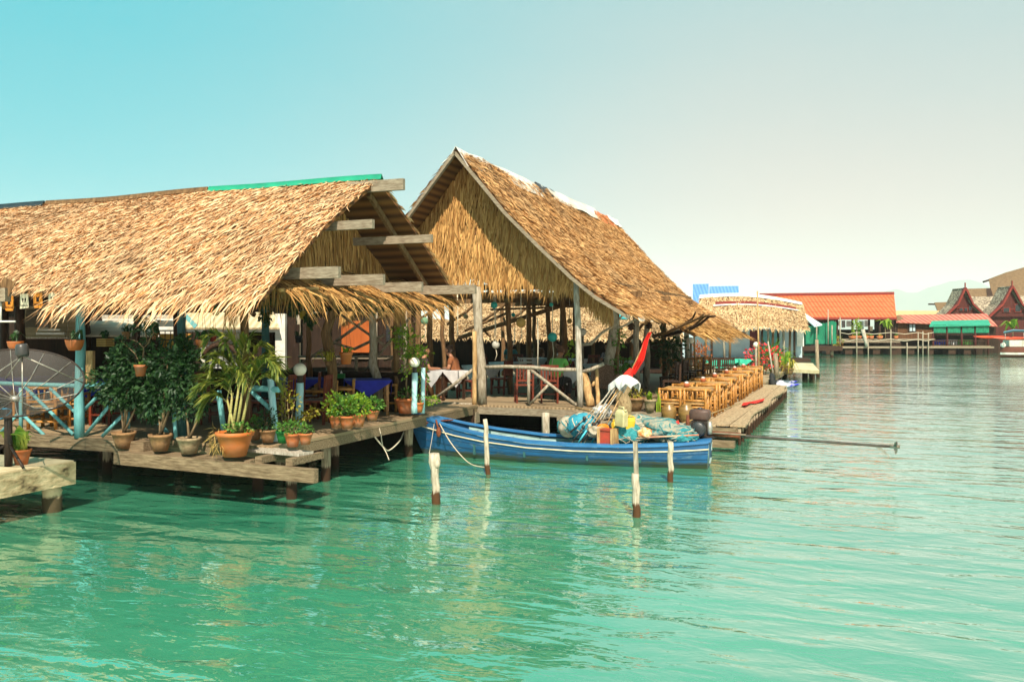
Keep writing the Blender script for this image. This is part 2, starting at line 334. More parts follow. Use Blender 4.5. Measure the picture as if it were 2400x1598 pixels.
W_DECKY = stripes('terrace_boards', (.42, .31, .19, 1), (.25, .18, .10, 1), 'Y', 3.0, .85, .5, (.16, .11, .065, 1), .6)
W_BEAM = mat('old_beam', (.27, .20, .12), (.11, .075, .042), 5, .85, .7, (.8, 7, 7), spec=.15)
W_LOG = mat('cut_log', (.55, .36, .16), (.27, .15, .06), 6, .8, .5, (3, 3, .7))
BAMB = mat('bamboo', (.52, .245, .055), (.28, .115, .022), 5, .45, .15, (2, 2, 3), spec=.4)
BAMB_P = mat('pale_bamboo', (.54, .33, .12), (.32, .17, .055), 5, .5, .15, (2, 2, 3), spec=.35)
TURQ = mat('turquoise_paint', (.16, .42, .43), (.10, .29, .30), 8, .6, .3, (3, 3, .6), c3=(.30, .40, .36))
PALEBL = mat('pale_blue_paint', (.45, .68, .70), (.28, .50, .53), 9, .6, .3, (3, 3, .5))
TEALD = mat('dark_teal_paint', (.035, .12, .12), (.02, .07, .075), 8, .6, .2, (3, 3, .6))
WHITE = mat('white_paint', (.72, .70, .64), (.52, .48, .40), 3, .6, .1)
GLOBE = mat('lamp_globe', (.82, .76, .64), (.70, .62, .48), 14, .35, .05, spec=.5)
BLACK = mat('black_plastic', (.018, .018, .019), (.03, .03, .03), 9, .4, spec=.5)
IRON = mat('black_iron', (.02, .018, .016), (.05, .03, .02), 12, .6, .2)
STEEL = mat('worn_steel', (.45, .43, .38), (.22, .18, .13), 9, .42, .1, metal=.6)
RUST = mat('rusty_iron', (.20, .06, .025), (.10, .03, .015), 14, .8, .4)
TERRA = mat('terracotta', (.46, .145, .045), (.32, .09, .028), 5, .8, .3, pos=.52, c3=(.20, .085, .045), patch=(7, (.30, .22, .15), .55))
TERRA_O = mat('orange_pot', (.52, .155, .033), (.38, .095, .018), 3, .55, .15, spec=.35, patch=(5, (.30, .16, .08), .5))
TERRA_D = mat('mossy_pot', (.34, .19, .085), (.15, .085, .04), 6, .85, .5, c3=(.30, .26, .19))
TERRA_G = mat('cement_pot', (.36, .27, .16), (.16, .11, .06), 6, .85, .6, c3=(.09, .055, .03))
JAR = mat('glazed_jar', (.27, .155, .045), (.15, .085, .026), 3, .35, .1, (1, 1, 4), spec=.5)
SOIL = mat('potting_soil', (.035, .024, .016), (.018, .012, .008), 20, .95, .5)
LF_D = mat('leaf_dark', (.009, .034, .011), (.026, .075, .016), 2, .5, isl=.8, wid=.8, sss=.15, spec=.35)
LF_M = mat('leaf_green', (.05, .16, .02), (.12, .25, .035), 2, .5, isl=.8, wid=.8, sss=.25, spec=.35)
LF_L = mat('leaf_lime', (.10, .24, .015), (.28, .38, .03), 2, .5, isl=.8, wid=.8, sss=.3, spec=.3)
LF_Y = mat('leaf_yellowing', (.20, .21, .02), (.46, .36, .05), 2, .5, isl=.8, wid=.8, sss=.3, spec=.3)
PALM = mat('palm_leaflet', (.05, .115, .018), (.26, .25, .035), 1.6, .5, isl=.6, pos=.55, wid=.7, sss=.2, spec=.35)
PALMS = mat('palm_stem', (.34, .34, .11), (.22, .17, .06), 8, .5, .2, (2, 2, 6))
STEM = mat('plant_stem', (.25, .17, .09), (.13, .09, .05), 9, .8)
FL_R = mat('red_petals', (.70, .03, .035), (.85, .08, .09), 6, .6, isl=.7, sss=.2)
FL_O = mat('dry_croton', (.50, .16, .03), (.30, .07, .02), 3, .6, isl=.8, wid=.8, sss=.2)
CONC = mat('mossy_concrete', (.55, .45, .27), (.30, .23, .12), 2.6, .9, .9, (1, 1, 2.2), c3=(.06, .042, .022), pos=.47, wid=.2, bd=.05)
CONC_T = mat('concrete_top', (.66, .55, .35), (.48, .39, .23), 3, .9, .5)
BLUE = mat('boat_blue', (.016, .105, .255), (.012, .078, .19), 2.6, .45, .08, (1, 3, 3), spec=.35, pos=.46, wid=.2, c3=(.075, .15, .24), stain=(.13, (.055, .060, .035)), patch=(1.6, (.02, .09, .19), .6))
BLUE_L = mat('gunwale_blue', (.030, .175, .39), (.022, .125, .30), 3, .4, .1, (1, 3, 3), spec=.4)
BLUE_U = mat('boat_bottom', (.16, .19, .12), (.09, .11, .07), 5, .7, .2)
INNER = mat('boat_inside', (.30, .42, .40), (.18, .27, .26), 4, .6, .2, (1, 4, 4))
CREAM = mat('cream_stripe', (.70, .62, .44), (.55, .46, .30), 6, .6)
NET_T = mat('teal_net', (.016, .17, .19), (.06, .30, .32), 14, .9, 1.0, c3=(.38, .40, .31), pos=.5, wid=.4, bd=.05)
NET_M = mat('mixed_net', (.022, .18, .20), (.36, .31, .22), 7, .9, 1.0, c3=(.04, .23, .26), pos=.48, wid=.22, bd=.06)
NET_B = mat('blue_net_bag', (.016, .20, .30), (.05, .31, .40), 8, .8, 1.0, bd=.05)
NET_W = mat('pale_net_bag', (.46, .41, .32), (.28, .24, .17), 7, .85, .8, bd=.05)
CLOTHW = mat('white_cloth', (.64, .62, .60), (.46, .45, .45), 5, .8, .3, bd=.03)
CLOTHB = mat('royal_blue_cloth', (.022, .030, .38), (.012, .017, .24), 4, .75, .3)
CLOTHG = mat('green_cloth', (.05, .50, .33), (.03, .36, .24), 4, .75, .3)
REDC = mat('red_cloth', (.78, .035, .022), (.60, .02, .014), 5, .7, .4)
ORANGE = mat('orange_plastic', (.72, .22, .02), (.60, .15, .015), 4, .45)
YELLOW = mat('yellow_plastic', (.66, .46, .03), (.5, .32, .02), 4, .4, spec=.4)
CREAMP = mat('cream_plastic', (.54, .48, .25), (.38, .32, .15), 5, .45, spec=.4)
REDBOX = mat('red_painted_wood', (.42, .055, .03), (.24, .05, .03), 6, .7, .4)
ROPE = mat('pale_rope', (.62, .55, .42), (.45, .38, .27), 30, .9, .3)
SKIN = mat('skin', (.36, .17, .095), (.30, .13, .07), 6, .55, spec=.3)
HAIR = mat('dark_hair', (.022, .012, .008), (.05, .028, .016), 25, .6)
SH_BR = mat('brown_shirt', (.155, .055, .022), (.11, .036, .014), 9, .85)
SH_GR = mat('light_green_shirt', (.21, .55, .12), (.16, .45, .09), 6, .8)
SH_PT = mat('patterned_shirt', (.50, .46, .46), (.06, .05, .09), 22, .8, wid=.12)
SH_FL = mat('flowered_shorts', (.55, .55, .45), (.10, .13, .10), 30, .8, wid=.12)
SH_WH = mat('white_shirt', (.60, .57, .50), (.5, .46, .4), 6, .8)
ROOF_R = stripes('red_tiles', (.60, .075, .022, 1), (.52, .16, .06, 1), 'X', .75, .6, .6, (.62, .20, .09, 1), .4, 'Z', .55)
ROOF_P = stripes('pink_sheets', (.56, .20, .145, 1), (.30, .065, .045, 1), 'X', .55, .6, .7, (.52, .30, .13, 1), .3)
ROOF_F = stripes('fibre_cement', (.62, .50, .31, 1), (.42, .32, .18, 1), 'X', 1.7, .85, .8, (.26, .19, .11, 1), .45)
ROOF_B = stripes('blue_sheets', (.13, .28, .50, 1), (.08, .20, .42, 1), 'X', .8, .45, .6)
SHING = mat('brown_shingle', (.20, .125, .065), (.13, .08, .042), 3, .9, .5, c3=(.24, .16, .09))
SHAKE = mat('wood_shake', (.42, .34, .24), (.12, .085, .06), 3.2, .9, .8, (1, 1, 1.8), pos=.5, wid=.16)
MAROON = mat('maroon_boards', (.085, .016, .010), (.045, .009, .007), 2, .7, .3, (5, 5, .3))
MAROON_L = mat('maroon_trim', (.22, .030, .020), (.15, .02, .014), 3, .6, .2)
WALL_B = mat('pale_blue_wall', (.46, .56, .58), (.33, .43, .46), 1.5, .8, .2)
WALL_BR = mat('brown_boards', (.14, .062, .024), (.075, .032, .014), 2, .8, .3, (4, 4, .4))
WALL_O = mat('orange_panel', (.40, .095, .016), (.28, .062, .01), 3, .7, .2, (5, 5, .3))
GREENM = mat('green_shade_net', (.015, .20, .105), (.010, .13, .075), 3, .85, .3, (3, 3, .6))
GREENA = mat('green_awning', (.035, .34, .21), (.025, .26, .16), 2, .6, .2)
PLAS = mat('white_tarpaulin', (.72, .70, .64), (.52, .48, .40), 2.5, .5, .5, (1, .4, 1))
KAYAK = mat('red_kayak', (.74, .075, .02), (.62, .05, .014), 2, .35, spec=.5)
RUBBER = mat('tyre_rubber', (.016, .016, .017), (.03, .03, .03), 9, .8, .3)
HILLM = mat('wooded_hill', (.045, .075, .035), (.07, .10, .045), .01, .95)
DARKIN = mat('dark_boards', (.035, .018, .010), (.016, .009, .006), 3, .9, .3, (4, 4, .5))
PANE = mat('dark_pane', (.018, .02, .022), (.03, .03, .03), 2, .15, spec=.6)
LANT = {k: mat('lantern_'+k, c, tuple(x*.75 for x in c), 3, .6, .1, sss=.35) for k, c in dict(teal=(.06, .50, .44), straw=(.66, .42, .13), cream=(.58, .45, .24), mint=(.24, .46, .28), olive=(.16, .13, .06), white=(.75, .72, .62), red=(.40, .025, .015), green=(.02, .22, .05), yellow=(.55, .42, .05)).items()}
# ------------------------------------------------------------------ water and hills
def water_mat():
    m = bpy.data.materials.new('sea_water'); m.use_nodes = True; t = m.node_tree; n = t.nodes; l = t.links; n.clear()
    o = n.new('ShaderNodeOutputMaterial'); g = n.new('ShaderNodeNewGeometry')
    def wave(sc_, st, rz, dist, det):
        mp = n.new('ShaderNodeMapping'); mp.inputs['Scale'].default_value = st; mp.inputs['Rotation'].default_value = (0, 0, rz); l.new(g.outputs['Position'], mp.inputs[0])
        z = n.new('ShaderNodeTexNoise'); z.inputs['Scale'].default_value = sc_; z.inputs['Detail'].default_value = det; z.inputs['Roughness'].default_value = .45; z.inputs['Distortion'].default_value = .5
        l.new(mp.outputs[0], z.inputs[0]); k = n.new('ShaderNodeMath'); k.operation = 'MULTIPLY'; k.inputs[1].default_value = dist; l.new(z.outputs['Fac'], k.inputs[0]); return k.outputs[0]
    def add(a, b):
        k = n.new('ShaderNodeMath'); k.operation = 'ADD'; l.new(a, k.inputs[0]); l.new(b, k.inputs[1]); return k.outputs[0]
    h = add(wave(7.5, (.7, 1.2, 1), R(20), .0045, 2), add(add(wave(1.0, (.55, 1.5, 1), -R(30), .052, 1.5), wave(2.6, (.6, 1.3, 1), -R(8), .026, 3)), wave(.16, (.7, 1.2, 1), R(12), .13, 1)))
    b = n.new('ShaderNodeBump'); b.inputs['Strength'].default_value = 1; b.inputs['Distance'].default_value = 1; l.new(h, b.inputs['Height'])
    nz = n.new('ShaderNodeTexNoise'); nz.inputs['Scale'].default_value = .12; nz.inputs['Detail'].default_value = 4; l.new(g.outputs['Position'], nz.inputs[0])
    rp = n.new('ShaderNodeValToRGB'); rp.color_ramp.elements[0].color = (.034, .245, .140, 1); rp.color_ramp.elements[1].color = (.064, .325, .188, 1)
    rp.color_ramp.elements[0].position = .35; rp.color_ramp.elements[1].position = .65; l.new(nz.outputs['Fac'], rp.inputs[0])
    d = n.new('ShaderNodeBsdfDiffuse'); l.new(rp.outputs[0], d.inputs[0])
    gl = n.new('ShaderNodeBsdfGlossy'); gl.inputs['Roughness'].default_value = .02; gl.inputs[0].default_value = (1, 1, 1, 1); l.new(b.outputs[0], gl.inputs['Normal'])
    lw = n.new('ShaderNodeLayerWeight'); lw.inputs[0].default_value = .5; l.new(b.outputs[0], lw.inputs['Normal'])
    pw = n.new('ShaderNodeMath'); pw.operation = 'POWER'; pw.inputs[1].default_value = 2.55; l.new(lw.outputs['Facing'], pw.inputs[0])
    fr = n.new('ShaderNodeMath'); fr.operation = 'MULTIPLY_ADD'; fr.inputs[1].default_value = .97; fr.inputs[2].default_value = .05; fr.use_clamp = True; l.new(pw.outputs[0], fr.inputs[0])
    mx = n.new('ShaderNodeMixShader'); l.new(fr.outputs[0], mx.inputs[0]); l.new(d.outputs[0], mx.inputs[1]); l.new(gl.outputs[0], mx.inputs[2]); l.new(mx.outputs[0], o.inputs[0])
    return m
s = 7000
tag(MB().add([(-s, -s, 0), (s, -s, 0), (s, s, 0), (-s, s, 0)], [(0, 1, 2, 3)]).build('water', water_mat()), kind='structure')
def hill_range(name, d0, prof, depth, seed):
    rg = np.random.default_rng(seed); rows = []
    for k in range(9):
        t = k/8; d = d0+depth*t; row = []
        for px, py in prof:
            top = (HZ-py)/F*(d0+depth*.5)
            z = top*math.sin(math.pi*min(1, t*.62))**.8 if t < 1 else 0
            q = W(px, HZ, d); q.z = -2+z*(1+.05*rg.normal()) if 0 < k < 8 else -2
            row.append(q)
        rows.append(row)
    return tag(MB().sheet(rows).build(name, HILLM), kind='structure')
xs = np.linspace(1500, 2900, 57); rg = np.random.default_rng(3)
hp = [(x, 700-18*math.sin((x-1500)/420)-26*max(0, min(1, (x-2080)/120))*.3-(22*math.exp(-((x-2260)/90)**2))+rg.normal(0, 1.6)) for x in xs]
hill_range('far_hills', 5500, hp, 1200, 5)
# ------------------------------------------------------------------ restaurant with the long thatched roof
XV, YE, YR, YB = -2.1, -8.92, -5.52, -2.12      # verge x; front eave, ridge and rear eave y
ZR, ZE = 5.42, 3.10
FZ = .85
rest = thing('thatched_restaurant', 'long open restaurant under a pale straw thatched roof on turquoise posts', 'restaurant', (-8, -5.5, FZ))
sag = lambda u: .02*np.sin(u*9)+.012*np.sin(u*23+1)
def s_front(u, v): return np.stack([XV-u*15+0*v, YR+(YE-YR)*v+.05*np.sin(u*31)*v, ZR+sag(u)*(1-.5*v)+(ZE-ZR)*(v-.06*np.sin(math.pi*v))+.03*np.sin(u*40)*v], 1)
def s_front_r(u, v): return s_front(u*.285, v*.985)
def s_front_l(u, v): return s_front(.28+u*.72, v*.905)
def s_rear(u, v): return np.stack([XV-u*15+0*v, YR+(YB-YR)*v, ZR+sag(u)+(ZE+.16-ZR)*(v-.06*np.sin(math.pi*v))-.02], 1)
thatch('roof', [TH_NEW, TH_UND], rest, s_front_r, 4.3, 4.1, .10, .021, .30, .021, .035, .27, 11, True, .06, 30, 16, .12, 1.6, edge=[0], dskew=.10)
thatch('roof', [TH_NEW, TH_UND], rest, s_front_l, 10.8, 4.1, .085, .020, .20, .018, .028, .35, 12, True, .06, 30, 16, .05, 1.2, edge=[0])
thatch('roof', [TH_NEW, TH_UND], rest, s_rear, 15, 4.1, .22, .06, .26, .035, .03, .2, 13, False, .06, 30, 16, .1, .8, edge=[0])
XG = -3.2
def s_gab(u, v):
    y = YE+.55+u*(YB-YE-1.1); zt = ZR-.12-np.abs(y-YR)*(ZR-ZE)/3.4; return np.stack([np.full_like(u, XG)+.02*np.sin(u*40), y, zt+(np.minimum(3.72, zt-.04)-zt)*v], 1)
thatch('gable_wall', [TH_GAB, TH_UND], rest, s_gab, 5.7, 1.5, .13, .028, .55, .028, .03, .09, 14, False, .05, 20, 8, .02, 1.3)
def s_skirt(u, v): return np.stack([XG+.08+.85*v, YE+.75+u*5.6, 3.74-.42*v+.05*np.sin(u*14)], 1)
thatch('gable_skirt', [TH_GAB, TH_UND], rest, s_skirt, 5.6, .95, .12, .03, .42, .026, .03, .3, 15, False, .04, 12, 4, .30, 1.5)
# ridge sheets
def ridge(u0, u1, m, wdt, name):
    n = 12; rows = []
    for j, (dy, dz) in enumerate(((-wdt, -.20*wdt/.3), (-.02, .06), (wdt*.8, -.2*wdt/.3))):
        rows.append([Vector((XV-15*u, YR+dy, ZR+float(sag(np.array(u)))+dz+.03)) for u in np.linspace(u0, u1, n)])
    return MB().sheet(rows, .015).build(name, m, rest)
tag(ridge(-.004, .26, mat('green_ridge_sheet', (.02, .30, .17), (.015, .22, .13), 3, .6), .065, 'ridge_sheet'), 'green plastic ridge sheet')
tag(ridge(.262, .56, W_BROWN, .05, 'ridge_sheet'), 'brown wooden ridge board')
tag(ridge(.563, .99, BLACK, .09, 'ridge_sheet'), 'black plastic ridge sheet')
for (px, py, x0, w_) in ((947, 432, -2.6, .20), (875, 525, -3.3, .15), (1013, 559, -3.3, .15), (796, 638, -3.6, .18), (900, 655, -3.6, .18), (990, 672, -3.6, .18)):
    e = PX(px, py, -1.45); MB().beam((x0, e.y, e.z), (e.x, e.y, e.z), .08, w_).build('beam', W_GREY, rest)
e = PX(1115, 678, -1.2); MB().beam((-3.6, e.y, e.z), (e.x, e.y, e.z), .09, .18).build('beam', W_GREY, rest)
for x in (-2.42, -4.6, -7.5):                                        # rafters under the rear slope
    MB().beam((x, YR+.15, ZR-.22), (x, YB-.15, ZE-.08), .07, .10).build('rafter', W_BROWN, rest)
    MB().beam((x-.3, YR-.15, ZR-.22), (x-.3, YE+.3, ZE-.02), .07, .10).build('rafter', W_BROWN, rest)
for y in (-8.45, -2.6): MB().beam((-16, y, 3.16), (-2.5, y, 3.16), .12, .14).build('eave_beam', W_DARK, rest)
a, b = PX(655, 680, -2.25), PX(745, 676, -2.1)
MB().tube([a, b], .03, 7).build('bamboo_pole', BAMB_P, rest)
def post(px, pyt, pyb, y, r, m, seed, wob=.35, lean=0):
    a = PY(px, pyb, y); b = PY(px+lean, pyt, y); return MB().log(a, b, r, r*.85, seed, wob=wob).build('post', m, rest)
p = post(186, 700, 1026, -8.38, .085, TURQ, 3, .25, 2)
post(428, 700, 1030, -8.0, .075, TEALD, 4)
post(575, 700, 1000, -6.6, .085, W_BROWN, 5, .3, -2); post(622, 705, 930, -4.4, .085, TEALD, 6, .2)
post(783, 690, 965, -4.55, .115, W_BROWN, 7, .9, -8); post(888, 700, 935, -2.6, .095, W_GREYV, 8, .8, -20); post(936, 710, 930, -2.4, .075, W_BROWN, 9, .7, -8)
post(724, 740, 940, -2.6, .06, W_BROWN, 10, .7); post(320, 710, 980, -4.2, .11, W_DARK, 11); post(48, 700, 1010, -5.0, .12, W_DARK, 12)
post(980, 705, 930, -1.0, .08, W_BROWN, 13, .5)
for x in (-9.5, -12.5, -15.5):
    MB().log((x, -8.38, FZ), (x, -8.38, 3.2), .11, .1, int(x*7)).build('post', TURQ, rest); MB().log((x, -2.7, FZ), (x, -2.7, 3.2), .11, .1, int(x*9)).build('post', W_DARK, rest)
# lattice of poles and branches at the rear
y = -2.2
for (a, b, r, m) in (((680, 868), (790, 798), .035, W_GREY), ((790, 798), (870, 740), .035, W_GREY), ((800, 738), (905, 812), .03, W_GREY), ((740, 885), (800, 850), .03, W_GREY), ((855, 870), (960, 745), .03, W_GREY), ((770, 800), (830, 818), .03, W_GREY), ((830, 818), (900, 785), .035, W_GREY), ((700, 836), (960, 836), .03, W_GREY), ((835, 835), (835, 872), .04, W_GREY), ((900, 845), (960, 830), .025, W_GREY), ((900, 950), (945, 860), .03, W_GREY)):
    MB().tube([PY(*a, y), PY(*b, y)], r, 7).build('brace', m, rest)
# rear half wall, dark inside
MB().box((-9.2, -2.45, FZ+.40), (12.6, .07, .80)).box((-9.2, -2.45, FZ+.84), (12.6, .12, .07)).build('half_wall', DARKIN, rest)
# ------------------------------------------------------------------ decks
def deck(name, label, x0, x1, y0, y1, z, piles, m=W_DECK, bm=W_BEAM, board=.05, joist=.16):
    t = thing(name, label, 'deck', ((x0+x1)/2, (y0+y1)/2, 0))
    MB().box(((x0+x1)/2, (y0+y1)/2, z-board/2), (x1-x0, y1-y0, board)).build('deck_boards', m, t)
    q = MB()
    for (yy) in (y0+.05, y1-.05): q.box(((x0+x1)/2, yy, z-board-joist/2-.002), (x1-x0-.02, .09, joist))
    for (xx) in (x0+.05, x1-.05): q.box((xx, (y0+y1)/2, z-board-joist/2-.006), (.09, y1-y0-.22, joist))
    q.build('edge_beam', bm, t)
    for i, (x, y) in enumerate(piles): MB().log((x, y, -1), (x, y, z-board-.004), .10, .09, i+int(abs(x*10)), wob=.2).build('pile', W_PILED, t)
    return t
dk = deck('wooden_deck', 'worn wooden deck below the long straw roof', -16, -2.5, -8.12, -.22, FZ, [(x, y) for x in (-2.75, -5.2, -8, -11, -14) for y in (-6.3, -3.2)])
MB().box((-10.4, -8.29, FZ-.10), (11.2, .30, .20)).build('edge_beam', W_BEAM, dk)
for px, py in ((603, 1150), (683, 1168), (785, 1098), (655, 1120), (250, 1110), (420, 1100)):
    g = G(px, py, 0); MB().log((g.x, g.y, -1), (g.x, g.y, .50 if py > 1120 else FZ-.22), .095, .085, px, wob=.15).build('pile', W_PILED, dk)
sh = thing('plant_shelf', 'low weathered beam shelf carrying the big clay pots along the deck edge', 'shelf', (-3, -8.6, .6))
MB().beam((-5.2, -8.62, .60), (-1.22, -8.78, .58), .10, .20).build('front_beam', W_BEAM, sh)
MB().beam((-5.2, -8.40, .665), (-2.55, -8.42, .665), .30, .05).build('shelf_board', W_BEAM, sh)
for x in (-2.3, -1.75): MB().beam((x, -8.7, .735), (x, -7.9, .735), .12, .10).build('bracket', W_BEAM, sh)
sp = thing('pot_stand', 'small pale plank stand holding two terracotta pots above the water', 'plant stand', (-2.1, -8.2, .8))
MB().beam((-2.75, -8.2, .81), (-1.72, -8.32, .81), .34, .04).build('plank', W_PALEV, sp)
MB().beam((-2.55, -8.1, .70), (-1.85, -8.2, .70), .08, .14).build('support', W_BEAM, sp)
for xx, y_ in ((-9.2, -.45),): MB().box((xx, y_, .25), (13.4, .06, 1.05)).build('added_dark_wall', W_DARK, dk)  # made-up dark wall under the deck, keeps bright glints off the water
# turquoise railing
rl = thing('turquoise_railing', 'turquoise timber railing with slanting struts along the deck front', 'railing', (-7, -8.3, FZ))
def seg(a, b, y, r, nm, m=TURQ): return MB().tube([PY(*a, y), PY(*b, y)], r, 8).build(nm, m, rl)
yy = -8.30
for a, b in (((-60, 896), (182, 904)), ((192, 905), (265, 900)), ((400, 903), (470, 905))): seg(a, b, yy, .038, 'top_rail')
for a, b in (((49, 908), (49, 1022)), ((300, 965), (300, 1005)), ((408, 962), (412, 1027)), ((-40, 908), (-40, 1022))): seg(a, b, yy, .034, 'post')
for a, b in (((58, 906), (172, 1018)), ((118, 910), (176, 966)), ((56, 974), (104, 1020)), ((40, 972), (-4, 1020)), ((192, 966), (246, 911)), ((198, 1022), (280, 922)), ((240, 1022), (292, 968)), ((330, 946), (392, 1012))): seg(a, b, yy, .03, 'strut')
y2 = -7.72
seg((590, 909), (654, 913), y2, .05, 'top_rail'); seg((586, 914), (640, 964), y2, .038, 'strut'); seg((512, 915), (525, 1012), -7.9, .045, 'post')
seg((634, 888), (647, 1034), y2, .055, 'post', PALEBL)
# ------------------------------------------------------------------ tall open pavilion
VY = -.70
prof = [PY(px, py, VY) for px, py in ((1068, 352), (1124, 419), (1184, 492), (1259, 567), (1341, 645), (1397, 690), (1476, 738))]
AX, AZ = prof[0].x, prof[0].z
ds = np.array([p.x-AX for p in prof]); zs = np.array([p.z for p in prof])
sl_ = np.r_[0, np.cumsum(np.hypot(np.diff(ds), np.diff(zs)))]; SLEN = sl_[-1]; YF = 14.3
def pz(d): return np.interp(d, ds, zs)
pav = thing('open_pavilion', 'tall open pavilion with steep weathered thatch gable and bare tree trunk posts', 'pavilion', (AX, 7, FZ))
def s_pr(u, v): return np.stack([AX+np.interp(v*SLEN, sl_, ds), VY+u*(YF-VY), np.interp(v*SLEN, sl_, zs)+.04*np.sin(u*17)+.03*np.sin(v*9+u*5)], 1)
def s_pl(u, v): return np.stack([AX-np.interp(v*.62*SLEN, sl_, ds), VY+u*(YF-VY), np.interp(v*.62*SLEN, sl_, zs)], 1)
thatch('roof', [TH_OLD, TH_UND], pav, s_pr, 15, SLEN, .115, .025, .24, .025, .036, .42, 21, False, .07, 24, 24, .05, 1.5, edge=[0, 1])
thatch('roof', [TH_OLD, TH_UND], pav, s_pl, 15, SLEN, .24, .07, .30, .04, .03, .3, 22, True, .07, 24, 24, .05, 1.3, edge=[0])
def s_low(u, v): return np.stack([AX+4.0+.95*v, 3.6+u*11.0, 3.02-.50*v+.07*np.sin(u*11)], 1)
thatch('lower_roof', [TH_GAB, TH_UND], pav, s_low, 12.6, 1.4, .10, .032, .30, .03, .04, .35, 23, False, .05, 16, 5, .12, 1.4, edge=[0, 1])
# gable of hanging palm leaves
GY = .02; HB = 3.42
def s_pg(u, v):
    d = (u-.5)*2*ds[-1]*.86; zt = pz(np.abs(d))-.10; zb = np.minimum(zt-.04, 3.92+.04*np.sin(d*5)); return np.stack([AX+d, np.full_like(u, GY)+.03*np.sin(u*23), zt+(zb-zt)*v], 1)
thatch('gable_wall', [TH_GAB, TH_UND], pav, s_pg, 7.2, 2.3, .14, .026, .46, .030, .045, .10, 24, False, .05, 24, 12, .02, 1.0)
for sgn in (1, -1):
    q = MB(); pts = [Vector((AX+sgn*d, VY-.03, z-.07)) for d, z in zip(ds, zs)]
    for a, b in zip(pts[:-1], pts[1:]): q.beam(a, b, .07, .10, up=(0, 1, 0))
    q.build('verge_board', W_GREY, pav)
    pts = [Vector((AX+sgn*d, 7, z-.16)) for d, z in zip(ds, zs)]
    for yy in (2.5, 5, 7.5, 10, 12.5): MB().tube([(a.x, yy, a.z) for a in pts], .05, 6).build('rafter', W_BROWN, pav)
def rsheet(u0, u1, m, w_, nm, lab, seed, z=.05):
    rg = random.Random(seed); rows = []
    for k, (dx, dz) in enumerate(((-w_*.6, -w_*.75), (-w_*.3, -w_*.36), (0, .02), (w_*.35, -w_*.42), (w_*.75, -w_*.95))):
        rows.append([Vector((AX+dx+rg.uniform(-.04, .04), VY+u*(YF-VY), AZ+dz+z+rg.uniform(-.02, .03))) for u in np.linspace(u0, u1, 9)])
    return tag(MB().sheet(rows, -.012).build(nm, m, pav), lab)
rsheet(-.005, .40, PLAS, .50, 'ridge_cover', 'torn white plastic over the ridge', 1)
rsheet(.36, .47, BLACK, .30, 'ridge_cover', 'black plastic patch on the ridge', 2, .07)
rsheet(.43, .78, PLAS, .42, 'ridge_cover', 'torn white plastic over the ridge', 3, .09)
rsheet(.76, .93, REDC if False else mat('orange_sheet', (.70, .20, .07), (.55, .13, .04), 3, .6), .50, 'ridge_cover', 'orange plastic sheet at the ridge end', 4, .06)
rsheet(.90, .995, PLAS, .34, 'ridge_cover', 'torn white plastic over the ridge', 5, .09)
# posts
def ppost(px, pyt, pyb, y, r, m, seed, wob=.4, lean=0):
    return MB().log(PY(px, pyb, y), PY(px+lean, pyt, y), r, r*.9, seed, wob=wob, n=10).build('post', m, pav)
ppost(1360, 650, 957, .0, .078, W_PALEV, 1, .12, -9)
ppost(1130, 672, 946, -.02, .115, W_GREYV, 2, .35, -13); ppost(1112, 776, 955, -.16, .06, W_LOG, 3, .2)
for i, (y, r) in enumerate(((2.7, .14), (3.1, .08), (5.0, .09), (6.9, .09), (9.2, .10), (11.2, .09), (13.6, .10))):
    MB().log((.02+.10*(i % 3), y, FZ), (.05, y+.05, 3.9), r, r*.9, 30+i, wob=.5).build('post', (W_GREYV, W_BROWN, W_GREYV)[i % 3], pav)
for i, (px, y) in enumerate(((1197, 3.2), (1243, 6.0), (1290, 7.5), (1325, 5.2), (1010, 2.0), (1062, 4.0), (1255, 11.0), (1180, 12.0), (1320, 12.5), (1040, 9.0), (965, 6), (925, 3))):
    v = PY(px, 900, y); MB().log((v.x, v.y, FZ), (v.x-.1, v.y, 4.1 if abs(v.x-AX) > 2 else 4.6), .085, .07, 50+i, wob=.5).build('post', W_BROWN, pav)
MB().beam((AX-3.4, .30, 3.72), (.35, .30, 3.72), .12, .14).build('tie_beam', W_BROWN, pav)
for yy in (3.2, 7, 11): MB().beam((AX-4, yy, 3.62), (AX+3.6, yy, 3.62), .12, .14).build('tie_beam', W_BROWN, pav)
for x in (AX-2.9, .1): MB().beam((x, .0, 3.86 if x > 0 else 3.9), (x, 14, 3.86), .12, .12).build('wall_plate', W_BROWN, pav)
for (a, b, y, r) in (((1075, 792), (1350, 706), 6.5, .07), ((1150, 726), (1400, 716), 5.5, .035), ((1090, 775), (1185, 735), 9, .05), ((1180, 745), (1200, 790), 9, .04), ((1120, 760), (1150, 790), 9, .04), ((1345, 840), (1345, 700), 9, .04)):
    MB().tube([PY(*a, y), PY(*b, y)], r, 7).build('brace', W_BROWN, pav)
